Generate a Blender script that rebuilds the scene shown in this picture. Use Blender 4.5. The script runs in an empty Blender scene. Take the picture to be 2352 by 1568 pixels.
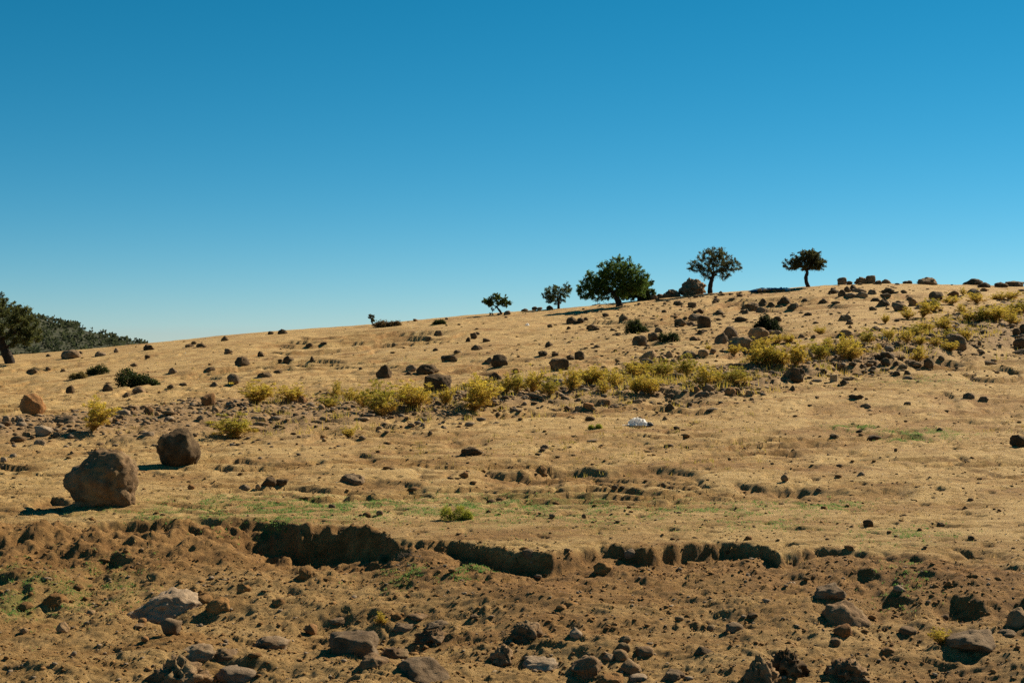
import bpy, bmesh, math, random
import numpy as np
from mathutils import Vector

SC = bpy.context.scene
COL = SC.collection
R = math.radians
F = 50.0 / 36.0 * 2352.0          # focal length in units of a 2352 wide picture
U0, V0 = 1176.0, 784.0
CAM_Z = 3.0

# ------------------------------------------------------------------ camera, sky, sun, exposure
cam_d = bpy.data.cameras.new("camera")
cam_d.lens, cam_d.sensor_width, cam_d.clip_end, cam_d.clip_start = 50.0, 36.0, 20000.0, 0.1
cam = bpy.data.objects.new("camera", cam_d)
COL.objects.link(cam)
cam.location = (0, 0, CAM_Z)
cam.rotation_euler = (R(90), 0, 0)
SC.camera = cam

SUN_EL, SUN_AZ = 36.0, 48.0       # azimuth from the view direction (+Y) towards +X
world = bpy.data.worlds.new("World")
SC.world = world
world.use_nodes = True
wn, wl = world.node_tree.nodes, world.node_tree.links
wn.clear()
sky = wn.new("ShaderNodeTexSky")
sky.sky_type = 'NISHITA'
sky.sun_disc = False
sky.sun_elevation = R(SUN_EL)
sky.sun_rotation = R(SUN_AZ)
sky.altitude = 3500.0
sky.air_density = 1.0
sky.dust_density = 0.22
sky.ozone_density = 5.5
hs = wn.new("ShaderNodeHueSaturation")
hs.inputs["Hue"].default_value = 0.471
hs.inputs["Saturation"].default_value = 1.28
hs.inputs["Value"].default_value = 0.86
bg = wn.new("ShaderNodeBackground")
bg.inputs["Strength"].default_value = 0.05
wo = wn.new("ShaderNodeOutputWorld")
wl.new(sky.outputs[0], hs.inputs["Color"])
wl.new(hs.outputs[0], bg.inputs["Color"])
wl.new(bg.outputs[0], wo.inputs["Surface"])

sun_d = bpy.data.lights.new("sun", 'SUN')
sun_d.energy = 5.0
sun_d.angle = R(0.53)
sun_d.color = (1.0, 0.89, 0.70)
sun = bpy.data.objects.new("sun", sun_d)
COL.objects.link(sun)
to_sun = Vector((math.cos(R(SUN_EL)) * math.sin(R(SUN_AZ)), math.cos(R(SUN_EL)) * math.cos(R(SUN_AZ)), math.sin(R(SUN_EL))))
sun.rotation_euler = to_sun.to_track_quat('Z', 'Y').to_euler()
sun.location = (60, 60, 80)

SC.view_settings.view_transform = 'Standard'
SC.view_settings.look = 'None'
SC.view_settings.gamma = 1.0
SC.view_settings.exposure = 0.92
SC.view_settings.use_curve_mapping = False
SC.cycles.use_denoising = False
SC.cycles.max_bounces = 8
SC.cycles.diffuse_bounces = 6
SC.cycles.sample_clamp_indirect = 3.0
SC.cycles.transparent_max_bounces = 8

# ------------------------------------------------------------------ noise
_rs = np.random.RandomState(7)
_P = _rs.permutation(256).astype(np.int64)
_P = np.concatenate([_P, _P, _P])
_G2 = np.stack([np.cos(np.arange(256) * 2 * np.pi / 256), np.sin(np.arange(256) * 2 * np.pi / 256)], 1)
_G3 = _rs.normal(size=(256, 3))
_G3 /= np.linalg.norm(_G3, axis=1)[:, None]

def perlin2(x, y, seed=0):
    x = np.asarray(x, float) + seed * 17.31
    y = np.asarray(y, float) + seed * 9.77
    xi, yi = np.floor(x).astype(np.int64), np.floor(y).astype(np.int64)
    xf, yf = x - xi, y - yi
    u = xf * xf * xf * (xf * (xf * 6 - 15) + 10)
    v = yf * yf * yf * (yf * (yf * 6 - 15) + 10)
    def g(ax, ay):
        k = _P[_P[(xi + ax) & 255] + ((yi + ay) & 255)]
        return _G2[k, 0] * (xf - ax) + _G2[k, 1] * (yf - ay)
    a = g(0, 0); b = g(1, 0); c = g(0, 1); d = g(1, 1)
    p = a + u * (b - a)
    return 1.5 * (p + v * ((c + u * (d - c)) - p))

def fbm2(x, y, octv=4, seed=0, gain=0.5, lac=2.03):
    s, a, t = 0.0, 1.0, 0.0
    for i in range(octv):
        s = s + a * perlin2(x, y, seed + i * 3)
        t += a
        x, y, a = np.asarray(x) * lac, np.asarray(y) * lac, a * gain
    return s / t

def perlin3(p, seed=0):
    p = p + np.array([seed * 13.7, seed * 5.3, seed * 21.1])
    i = np.floor(p).astype(np.int64)
    f = p - i
    w = f * f * f * (f * (f * 6 - 15) + 10)
    r = 0.0
    for ax in (0, 1):
        for ay in (0, 1):
            for az in (0, 1):
                k = _P[_P[_P[(i[:, 0] + ax) & 255] + ((i[:, 1] + ay) & 255)] + ((i[:, 2] + az) & 255)]
                d = _G3[k, 0] * (f[:, 0] - ax) + _G3[k, 1] * (f[:, 1] - ay) + _G3[k, 2] * (f[:, 2] - az)
                r = r + d * np.abs(1 - ax - w[:, 0]) * np.abs(1 - ay - w[:, 1]) * np.abs(1 - az - w[:, 2])
    return r * 1.5

def smooth(a, b, x):
    t = np.clip((x - a) / (b - a), 0, 1)
    return t * t * (3 - 2 * t)

# ------------------------------------------------------------------ terrain
H, YR, LIFT = 3.0, 110.0, 75.0
_gy = np.concatenate([np.linspace(1.0, 40, 4000), np.linspace(40.05, 110.0, 3000)])
_gv = F * H * (1 / _gy - 1 / YR) + LIFT * (YR - _gy) / YR
def row_of(y):
    return F * H * (1 / y - 1 / YR) + LIFT * (YR - y) / YR
def inv_row(d):
    return np.interp(d, _gv[::-1], _gy[::-1])
S_U = [-4000, -2200, -600, 0, 170, 340, 500, 640, 860, 1110, 1320, 1500, 1650, 1850, 1960, 2100, 2352, 2700, 4500, 7000]
S_V = [930, 905, 850, 817, 804, 787, 771, 759, 744, 720, 705, 686, 671, 657, 651, 650, 657, 655, 640, 640]
_su = np.linspace(-4000, 7000, 2201)
_sv = np.interp(_su, S_U, S_V)
_sv = np.convolve(np.pad(_sv, 12, mode='edge'), np.ones(25) / 25, 'valid')

def y_plain(v, s=735.0):
    return inv_row(np.asarray(v, float) - s)

EDGE_U = [-900, 0, 100, 180, 330, 450, 560, 620, 690, 780, 868, 905, 950, 1040, 1110, 1160, 1260, 1330, 1400, 1480, 1570, 1660, 1740, 1790, 1860, 1920, 2000, 2100, 2352, 3300]
EDGE_V = [1225, 1212, 1206, 1206, 1196, 1194, 1190, 1192, 1208, 1207, 1216, 1232, 1236, 1232, 1238, 1250, 1258, 1252, 1245, 1257, 1246, 1240, 1252, 1270, 1258, 1258, 1262, 1264, 1290, 1310]
DROP_U = [-900, 0, 150, 330, 480, 560, 700, 860, 900, 960, 1100, 1250, 1400, 1500, 1650, 1780, 1860, 1950, 2050, 2352, 3300]
DROP_D = [0.03, 0.05, 0.14, 0.28, 0.46, 0.72, 0.74, 0.56, 0.26, 0.22, 0.22, 0.27, 0.20, 0.28, 0.26, 0.26, 0.20, 0.10, 0.10, 0.12, 0.1]
SCARPS = [  # picture polyline of the lip, drop in metres, run-out in metres
    ([(1105, 1066), (1200, 1075), (1300, 1060), (1400, 1070), (1500, 1066), (1600, 1076)], .17, 1.6),
    ([(1690, 1097), (1760, 1106), (1850, 1110), (1950, 1114), (2090, 1108)], .17, 1.4),
    ([(785, 1100), (860, 1094), (970, 1108)], .12, 1.2),
    ([(1100, 1093), (1180, 1088), (1290, 1090)], .09, 1.0),
    ([(1764, 1030), (1864, 1039)], .07, 1.4), ([(1789, 1060), (1880, 1058), (1976, 1061)], .07, 1.2),
    ([(2140, 897), (2170, 895), (2196, 908)], .16, 2.5), ([(2230, 912), (2352, 920)], .14, 2.5),
    ([(800, 1034), (830, 1036), (862, 1046)], .12, 1.2), ([(1020, 1006), (1040, 1003), (1062, 1010)], .10, 1.2),
    ([(1480, 1018), (1540, 1024)], .07, 1.2), ([(1525, 993), (1630, 1001)], .07, 1.4),
    ([(2170, 1262), (2240, 1258), (2320, 1264)], .10, 0.7), ([(2000, 1325), (2040, 1318), (2095, 1326)], .14, 0.7),
    ([(2150, 1335), (2190, 1328), (2240, 1340)], .12, 0.7), ([(190, 1250), (260, 1236), (330, 1244)], .12, 0.8),
    ([(300, 1300), (340, 1290), (400, 1302)], .08, 0.8), ([(640, 1075), (700, 1070), (760, 1080)], .05, 1.0),
    ([(80, 1143), (120, 1134), (160, 1143)], .12, 0.9), ([(620, 968), (700, 972), (790, 962)], .07, 1.5),
    ([(920, 985), (1000, 992), (1100, 984)], .07, 1.6), ([(1250, 1030), (1320, 1022), (1400, 1030)], .07, 1.6),
    ([(1800, 985), (1900, 978), (2030, 990)], .07, 1.8), ([(1560, 1040), (1660, 1034), (1740, 1042)], .05, 1.4),
    ([(2050, 960), (2150, 952), (2300, 962)], .09, 2.0), ([(560, 1050), (640, 1046), (720, 1052)], .06, 1.3),
    ([(1850, 925), (1950, 918), (2080, 930)], .09, 2.2), ([(1380, 1008), (1450, 1002), (1500, 1010)], .05, 1.5),
    ([(1210, 985), (1290, 990), (1370, 984)], .05, 1.6), ([(2020, 1150), (2120, 1146), (2250, 1152)], .06, 1.0),
    ([(1330, 1130), (1420, 1126), (1500, 1132)], .03, 1.0), ([(300, 1060), (380, 1082), (470, 1076)], .06, 1.0),
]
BERM_U = [-700, 0, 100, 300, 500, 700, 900, 1200, 1500, 1700, 1900, 2100, 2352, 3000]
BERM_T = [985, 968, 962, 945, 922, 918, 905, 880, 850, 845, 800, 752, 693, 600]   # upper edge of the rubble band
BERM_B = [1035, 1020, 1015, 1010, 1005, 1000, 962, 935, 920, 908, 850, 828, 792, 720]

def base_z(x, y):
    u = U0 + F * x / np.maximum(y, 1.0)
    s = np.interp(u, _su, _sv)
    t = smooth(18, 75, y)
    s = 735 * (1 - t) + s * t
    yc = np.minimum(y, YR)
    v = s + row_of(yc)
    z = CAM_Z - yc * (v - V0) / F
    b = np.maximum(y - YR, 0)
    return z - 0.02 * b - 0.0012 * b * b * (b < 60) - (b >= 60) * (4.32 + 0.13 * (b - 60)), u

def s_mix(u, y_guess):
    t = smooth(18, 75, y_guess)
    return 735 * (1 - t) + np.interp(u, _su, _sv) * t

def y_of(u, v):
    y = y_plain(v)
    for _ in range(12):
        y = np.clip(0.5 * y + 0.5 * inv_row(np.asarray(v, float) - s_mix(u, y)), 5, YR)
    return y

_tu = np.linspace(-4000, 7000, 4401)
_edge_y = y_of(_tu, np.interp(_tu, EDGE_U, EDGE_V))
_edge_s = np.convolve(np.pad(_edge_y, 60, mode='edge'), np.ones(121) / 121, 'valid')
_bt_y = y_of(_tu, np.interp(_tu, BERM_U, BERM_T))
_bb_y = y_of(_tu, np.interp(_tu, BERM_U, BERM_B))
for pl in range(len(SCARPS)):
    pts, d, run = SCARPS[pl]
    us = np.array([p[0] for p in pts], float)
    ys = y_of(us, np.array([p[1] for p in pts], float))
    SCARPS[pl] = (us, ys, d, run)

def terrace(n, k, sharp=0.72):
    s = n * k
    f = s - np.floor(s)
    return np.floor(s) + smooth(sharp, 1.0, f) - s

def terrain(x, y):
    """height, and the three ground masks: green, bare earth, rubble"""
    z, u = base_z(x, y)
    near = 1 - smooth(45, 80, y)
    # broad swells
    z = z + 0.13 * fbm2(x / 14, y / 17, 3, 1) * smooth(14, 40, y) * (1 - 0.6 * smooth(YR - 25, YR, y))
    # main eroded bank
    ey = np.interp(u, _tu, _edge_y) + 0.50 * fbm2(x / 3.0, y / 4.5, 3, 5, 0.36) + 0.03 * fbm2(x / 0.30, y / 0.22, 2, 9)
    dl = ey - y
    dr = 1.05 * np.interp(u, DROP_U, DROP_D) * (0.9 + 0.35 * fbm2(x / 2.2, y / 5, 2, 31))
    dr = dr + (0.17 - dr) * smooth(0.5, 2.2, np.interp(u, _tu, _edge_s) - y + 0.5 * fbm2(x / 0.8, y / 0.8, 2, 33))
    lft = 1 - smooth(860, 1020, u)
    wall = 0.15 + 0.25 * lft + (0.14 + 0.70 * lft) * smooth(-0.2 + 0.2 * (1 - lft), 0.4, fbm2(x / 2.4, y / 2.4, 2, 34))
    under = smooth(0.0, 1.0, (dl + 0.10 * fbm2(x / 0.22, y / 0.20, 3, 36)) / wall)
    foot = smooth(0.05, 0.9, dl + 0.25 * fbm2(x / 0.6, y / 0.6, 3, 14))
    z = z - dr * under * (1.0 - 0.35 * foot) - 0.42 * smooth(0.3, 4.5, np.interp(u, _tu, _edge_s) - y)
    bank = smooth(-0.02, 0.12, dl)
    # loose lumpy earth below the bank
    lump = fbm2(x / 0.55, y / 0.45, 4, 21)
    z = z + bank * ((0.050 * lump + 0.19 * fbm2(x / 1.9, y / 1.2, 2, 23)) * smooth(-0.05, 0.35, dl) + 0.035 * terrace(fbm2(x / 1.1, y / 0.5, 3, 25), 3.5) * smooth(0.2, 0.7, dl))
    dls = np.interp(u, _tu, _edge_s) - y
    crum = (0.34 + 0.56 * lft) * smooth(-0.08, 0.15, dl) * (1 - 0.7 * smooth(0.7, 2.0, dls)) * smooth(-500, 200, u) * (1 - 0.5 * smooth(1900, 2300, u))
    cr = fbm2(x / 0.50, y / 0.42, 5, 37, 0.62)
    z = z + crum * (0.20 * cr + 0.24 * lft * fbm2(x / 0.9, y / 0.7, 3, 38, 0.55) + 0.09 * (0.3 - np.abs(perlin2(x / 0.33, y / 0.30, 39))))
    clod = np.maximum(0, fbm2(x / 0.16, y / 0.16, 3, 27) - 0.05)
    z = z + bank * 0.08 * clod * smooth(-0.1, 0.5, fbm2(x / 0.9, y / 0.8, 2, 29))
    # small ledges
    led = np.zeros_like(z)
    for us, ys, d, run in SCARPS:
        d, run = 0.8 * d, 2.0 * run
        m = (u > us[0] - 30) & (u < us[-1] + 30)
        if not m.any():
            continue
        yy = np.interp(u[m], us, ys)
        sc = yy / 20.0
        q = yy + sc * (0.34 * fbm2(x[m] / (0.8 * sc), y[m] / (0.9 * sc), 4, 40, 0.55) + 0.18 * perlin2(x[m] / 1.7, y[m] / 9, 44)) - y[m]
        w = smooth(us[0] - 25, us[0] + 25, u[m]) * (1 - smooth(us[-1] - 25, us[-1] + 25, u[m]))
        a = d * w * (0.85 + 0.3 * perlin2(x[m] / 1.5, y[m] / 3, 47)) * smooth(0, 0.26 * sc ** 0.5, q) * (1 - smooth(0.15 * run, run, q))
        a = a * (1 + 0.55 * fbm2(x[m] / (0.35 * sc), y[m] / (0.35 * sc), 4, 48, 0.6))
        z[m] -= a
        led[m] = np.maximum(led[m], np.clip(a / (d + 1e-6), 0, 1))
    # grazing terracettes: short ragged risers that face downhill
    p = -(15 ** 1.3 / 0.5) * y ** -0.3 / 0.3
    wx = 1.4 * (y / 15.0) ** 0.8
    p = p + 1.5 * fbm2(x / wx, p * 0.35, 3, 100, 0.42)
    f = p - np.floor(p)
    saw = smooth(0.89, 1.0, f) - f
    msk = smooth(-0.06, 0.30, fbm2(x / (2.3 * wx), p * 0.28, 3, 104, 0.6)) * (1 - bank) * (0.12 + 0.88 * smooth(19.8, 22.5, y + 1.2 * fbm2(x / 3, y / 3, 2, 106)))
    z = z + 0.085 * (y / 15.0) ** 0.85 * saw * msk * (1 - 0.8 * smooth(YR - 14, YR - 1, y))
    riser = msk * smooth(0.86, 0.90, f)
    p2 = -(15 ** 1.3 / 0.21) * y ** -0.3 / 0.3
    p2 = p2 + 1.7 * fbm2(x / (0.7 * wx), p2 * 0.4, 3, 110, 0.45)
    f2 = p2 - np.floor(p2)
    m2 = smooth(-0.12, 0.25, fbm2(x / (1.1 * wx), p2 * 0.22, 3, 114, 0.6)) * (1 - bank) * (0.25 + 0.75 * smooth(19.5, 22.0, y + 1.2 * fbm2(x / 3, y / 3, 2, 106)))
    z = z + 0.034 * (y / 15.0) ** 0.85 * (smooth(0.82, 1.0, f2) - f2) * m2 * (1 - smooth(YR - 40, YR - 1, y))
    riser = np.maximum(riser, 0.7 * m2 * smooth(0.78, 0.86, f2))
    # micro terraces of trodden dry soil
    q1 = fbm2(x / 1.9, y / 0.95, 4, 50)
    z = z + near * (1 - bank) * 0.050 * terrace(q1, 4.0) * smooth(-0.25, 0.35, fbm2(x / 5, y / 4, 2, 55))
    q2 = fbm2(x / 7.0, y / 7.0, 4, 60)
    z = z + smooth(30, 60, y) * 0.17 * terrace(q2, 4.5) * smooth(-0.3, 0.3, fbm2(x / 22, y / 22, 2, 65)) * (1 - 0.8 * smooth(YR - 12, YR - 1, y))
    # rubble berm
    bt, bb = np.interp(u, _tu, _bt_y), np.interp(u, _tu, _bb_y)
    wdt = np.maximum(bt - bb, 0.5)
    k = (bt - y) / wdt
    berm = smooth(-0.15, 0.12, k + 0.2 * fbm2(x / 1.3, y / 1.3, 3, 71)) * (1 - smooth(0.85, 1.15, k + 0.25 * fbm2(x / 1.5, y / 1.5, 3, 70)))
    berm = berm * smooth(-900, -100, u)
    z = z + berm * (0.16 + 0.10 * fbm2(x / 0.9, y / 0.9, 3, 72)) * (y / 30.0) ** 0.5
    # fine roughness
    amp = 0.030 + 0.030 * smooth(18, 50, y)
    rough = 0.35 + 0.9 * smooth(-0.2, 0.4, fbm2(x / 3.1, y / 2.1, 3, 80)) + 0.7 * bank + 0.6 * berm
    z = z + amp * rough * fbm2(x / (0.30 * np.maximum(1, y / 20)), y / (0.26 * np.maximum(1, (y / 20) ** 1.5)), 4, 82, 0.6) * (1 - 0.5 * smooth(60, 120, y))
    z = z + 0.05 * smooth(50, 90, y) * fbm2(x / 1.4, y / 2.2, 3, 86) * (1 - 0.5 * smooth(YR - 14, YR - 1, y))
    # pits left by hooves and stones
    pit = np.maximum(0, perlin2(x / 0.35, y / 0.30, 88) - 0.42)
    z = z - near * 0.26 * pit * (1 - bank)
    # masks
    vv = V0 + F * (CAM_Z - z) / np.maximum(y, 1.0)
    gr = np.zeros_like(z)
    for gu, gv, gw, gh, ga in GREEN:
        gr = np.maximum(gr, ga * np.exp(-((u - gu) / gw) ** 2 - ((y - float(y_of(gu, gv))) / gh) ** 2))
    spk = smooth(-0.25, 0.35, fbm2(x / 0.5, y / 0.45, 4, 90, 0.65))
    gr = gr * spk * (1 - bank * (gr < 0.25))
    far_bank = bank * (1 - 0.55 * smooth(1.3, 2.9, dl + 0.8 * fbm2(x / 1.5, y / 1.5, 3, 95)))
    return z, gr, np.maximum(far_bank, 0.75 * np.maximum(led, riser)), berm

GREEN = [  # picture position, half width (picture units), half depth (m), amount
    (780, 1160, 330, 1.3, 1.0), (1000, 1155, 260, 1.3, 0.9), (1250, 1150, 240, 1.3, .7), (640, 1180, 130, .8, .8),
    (380, 1175, 160, .9, .7), (1300, 1185, 300, 1.2, .45), (1620, 1165, 200, .9, .5), (1880, 1145, 120, .6, .5),
    (2120, 990, 90, .8, .9), (1960, 978, 50, .5, .7), (2090, 1003, 60, .5, .8), (2080, 1225, 120, .8, .5),
    (40, 1290, 150, 1.0, .7), (230, 1270, 130, .8, .5), (2080, 1290, 60, .5, .4), (2060, 1320, 70, .4, .3),
    (1900, 1160, 70, .5, .5), (2110, 870, 100, 1.4, .45), (560, 1150, 140, .9, .6), (1750, 1195, 140, .8, .4),
    (920, 1275, 70, .4, .6), (1090, 1280, 50, .3, .6), (990, 825, 80, 2.0, .3),
]

us_f = np.linspace(-230, 2582, 790)
us_l = -230 - np.cumsum(np.linspace(6, 130, 26))
us_r = 2582 + np.cumsum(np.linspace(6, 130, 26))
us_g = np.concatenate([us_l[::-1], us_f, us_r])
inv = np.concatenate([np.linspace(1 / 5.0, 1 / 10.8, 40, endpoint=False), np.linspace(1 / 10.8, 1 / 40.0, 530, endpoint=False), np.linspace(1 / 40.0, 1 / YR, 230)])
ys_g = np.concatenate([1 / inv, YR + np.cumsum(np.linspace(0.4, 14, 34))])
UG, YG = np.meshgrid(us_g, ys_g)
XG = (UG - U0) * YG / F
ZG, M_GR, M_BK, M_BM = [a.reshape(UG.shape) for a in terrain(XG.ravel(), YG.ravel())]

def grid_mesh(name, X, Y, Z, wrap=False):
    nr, nc = X.shape
    me = bpy.data.meshes.new(name)
    co = np.stack([X, Y, Z], -1).reshape(-1, 3).astype(np.float32)
    idx = np.arange(nr * nc).reshape(nr, nc)
    q = np.stack([idx[:-1, :-1], idx[:-1, 1:], idx[1:, 1:], idx[1:, :-1]], -1).reshape(-1, 4)
    me.vertices.add(len(co)); me.vertices.foreach_set("co", co.ravel())
    me.loops.add(q.size); me.loops.foreach_set("vertex_index", q.ravel().astype(np.int32))
    me.polygons.add(len(q))
    me.polygons.foreach_set("loop_start", (np.arange(len(q)) * 4).astype(np.int32))
    me.polygons.foreach_set("use_smooth", np.ones(len(q), bool))
    me.update(calc_edges=True)
    return me

def raw_mesh(name, co, faces_n, smooth_=False, cols=None):
    """co (N,3); faces_n = list of (M,k) index arrays"""
    me = bpy.data.meshes.new(name)
    me.vertices.add(len(co)); me.vertices.foreach_set("co", np.asarray(co, np.float32).ravel())
    lv = np.concatenate([f.ravel() for f in faces_n]).astype(np.int32)
    tot = np.concatenate([np.full(len(f), f.shape[1]) for f in faces_n])
    st = np.concatenate([[0], np.cumsum(tot)[:-1]]).astype(np.int32)
    me.loops.add(len(lv)); me.loops.foreach_set("vertex_index", lv)
    me.polygons.add(len(tot)); me.polygons.foreach_set("loop_start", st)
    if smooth_:
        me.polygons.foreach_set("use_smooth", np.ones(len(tot), bool))
    me.update(calc_edges=True)
    if cols is not None:
        c = np.ones((len(co), 4), np.float32); c[:, :3] = cols
        at = me.color_attributes.new("tint", 'FLOAT_COLOR', 'POINT')
        at.data.foreach_set("color", c.ravel())
    return me

def link(name, me, mat=None, parent=None):
    o = bpy.data.objects.new(name, me)
    COL.objects.link(o)
    if mat is not None and me is not None and len(me.materials) == 0:
        me.materials.append(mat)
    if parent is not None:
        o.parent = parent
    return o

def col_at(u):
    i = int(np.clip(np.searchsorted(us_g, u) - 1, 0, len(us_g) - 2))
    return i, (u - us_g[i]) / (us_g[i + 1] - us_g[i])

def hit(u, v):
    """the ground point seen at picture position (u, v)"""
    i, t = col_at(u)
    zc = ZG[:, i] * (1 - t) + ZG[:, i + 1] * t
    zr = CAM_Z - ys_g * (v - V0) / F
    d = zc - zr
    k = np.nonzero(d[20:] >= 0)[0]
    if len(k) == 0:
        j = int(np.argmax((zc - CAM_Z) / ys_g))
        y = ys_g[j]
        return (u - U0) * y / F, y, zc[j]
    j = k[0] + 20
    a, b = d[j - 1], d[j]
    f = a / (a - b) if a < 0 else 0.0
    y = ys_g[j - 1] + f * (ys_g[j] - ys_g[j - 1])
    return (u - U0) * y / F, y, zc[j - 1] + f * (zc[j] - zc[j - 1])

def ground_z(x, y):
    u = U0 + F * np.asarray(x) / np.asarray(y)
    i = np.clip(np.searchsorted(us_g, u) - 1, 0, len(us_g) - 2)
    j = np.clip(np.searchsorted(ys_g, y) - 1, 0, len(ys_g) - 2)
    a = np.clip((u - us_g[i]) / (us_g[i + 1] - us_g[i]), 0, 1)
    b = np.clip((y - ys_g[j]) / (ys_g[j + 1] - ys_g[j]), 0, 1)
    return (ZG[j, i] * (1 - a) + ZG[j, i + 1] * a) * (1 - b) + (ZG[j + 1, i] * (1 - a) + ZG[j + 1, i + 1] * a) * b

# ------------------------------------------------------------------ materials
def new_mat(name):
    m = bpy.data.materials.new(name)
    m.use_nodes = True
    n, l = m.node_tree.nodes, m.node_tree.links
    b = n["Principled BSDF"]
    b.inputs["Specular IOR Level"].default_value = 0.15
    b.inputs["Roughness"].default_value = 0.95
    return m, n, l, b

def ramp(n, stops):
    r = n.new("ShaderNodeValToRGB")
    e = r.color_ramp.elements
    while len(e) < len(stops):
        e.new(0.5)
    for k, (p, c) in enumerate(stops):
        e[k].position = p
        e[k].color = (*c, 1) if len(c) == 3 else c
    return r

def mixc(n, l, fac, a, b):
    m = n.new("ShaderNodeMix"); m.data_type = 'RGBA'
    for sock, val in ((m.inputs[0], fac), (m.inputs[6], a), (m.inputs[7], b)):
        if isinstance(val, (int, float)):
            sock.default_value = val
        elif isinstance(val, tuple):
            sock.default_value = (*val, 1)
        else:
            l.new(val, sock)
    return m.outputs[2]

def noise(n, l, vec, scale, detail=5, rough=0.6):
    t = n.new("ShaderNodeTexNoise")
    t.inputs["Scale"].default_value = scale
    t.inputs["Detail"].default_value = detail
    t.inputs["Roughness"].default_value = rough
    if vec is not None:
        l.new(vec, t.inputs["Vector"])
    return t.outputs[0]

def mapping(n, l, sc):
    c = n.new("ShaderNodeTexCoord")
    m = n.new("ShaderNodeMapping")
    m.inputs["Scale"].default_value = sc
    l.new(c.outputs["Object"], m.inputs["Vector"])
    return m.outputs[0]

def ground_material():
    m, n, l, b = new_mat("dry_soil")
    v = mapping(n, l, (1, 1.3, 1))
    att = n.new("ShaderNodeAttribute"); att.attribute_name = "mask"
    sep = n.new("ShaderNodeSeparateColor"); l.new(att.outputs["Color"], sep.inputs[0])
    crust = ramp(n, [(0.32, (0.160, 0.086, 0.028)), (0.43, (0.330, 0.202, 0.073)), (0.55, (0.445, 0.293, 0.118)), (0.8, (0.53, 0.370, 0.170))])
    l.new(noise(n, l, mapping(n, l, (1, 2.4, 1)), 1.0, 11, 0.76), crust.inputs[0])
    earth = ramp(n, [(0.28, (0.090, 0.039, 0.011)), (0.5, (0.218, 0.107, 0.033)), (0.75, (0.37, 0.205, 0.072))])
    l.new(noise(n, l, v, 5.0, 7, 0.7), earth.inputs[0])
    grit = ramp(n, [(0.3, (0.120, 0.066, 0.028)), (0.5, (0.270, 0.165, 0.076)), (0.72, (0.40, 0.265, 0.14))])
    l.new(noise(n, l, v, 9.0, 6, 0.7), grit.inputs[0])
    # bare darker earth showing through the pale crust in patches
    pat = ramp(n, [(0.49, (0, 0, 0)), (0.64, (1, 1, 1))])
    l.new(noise(n, l, mapping(n, l, (0.20, 0.62, 1)), 1.0, 11, 0.72), pat.inputs[0])
    pm = n.new("ShaderNodeMath"); pm.operation = 'MULTIPLY'; pm.inputs[1].default_value = 0.85
    l.new(pat.outputs[0], pm.inputs[0])
    c = mixc(n, l, pm.outputs[0], crust.outputs[0], earth.outputs[0])
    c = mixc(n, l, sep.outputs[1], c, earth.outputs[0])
    c = mixc(n, l, sep.outputs[2], c, grit.outputs[0])
    # straw-coloured and dark specks
    sp = ramp(n, [(0.60, (0, 0, 0)), (0.66, (1, 1, 1))])
    l.new(noise(n, l, v, 17.0, 3, 0.6), sp.inputs[0])
    spm = n.new("ShaderNodeMath"); spm.operation = 'MULTIPLY'; spm.inputs[1].default_value = 0.6
    l.new(sp.outputs[0], spm.inputs[0])
    c = mixc(n, l, spm.outputs[0], c, (0.075, 0.040, 0.015))
    green = ramp(n, [(0.35, (0.075, 0.115, 0.020)), (0.7, (0.185, 0.20, 0.045))])
    l.new(noise(n, l, v, 8.0, 4), green.inputs[0])
    gm = n.new("ShaderNodeMath"); gm.operation = 'MULTIPLY'; gm.inputs[1].default_value = 0.85
    l.new(sep.outputs[0], gm.inputs[0])
    c = mixc(n, l, gm.outputs[0], c, green.outputs[0])
    l.new(c, b.inputs["Base Color"])
    bp = n.new("ShaderNodeBump"); bp.inputs["Strength"].default_value = 1.0; bp.inputs["Distance"].default_value = 0.085
    l.new(noise(n, l, mapping(n, l, (1, 1.4, 1)), 7.0, 12, 0.80), bp.inputs["Height"])
    l.new(bp.outputs[0], b.inputs["Normal"])
    return m

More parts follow.
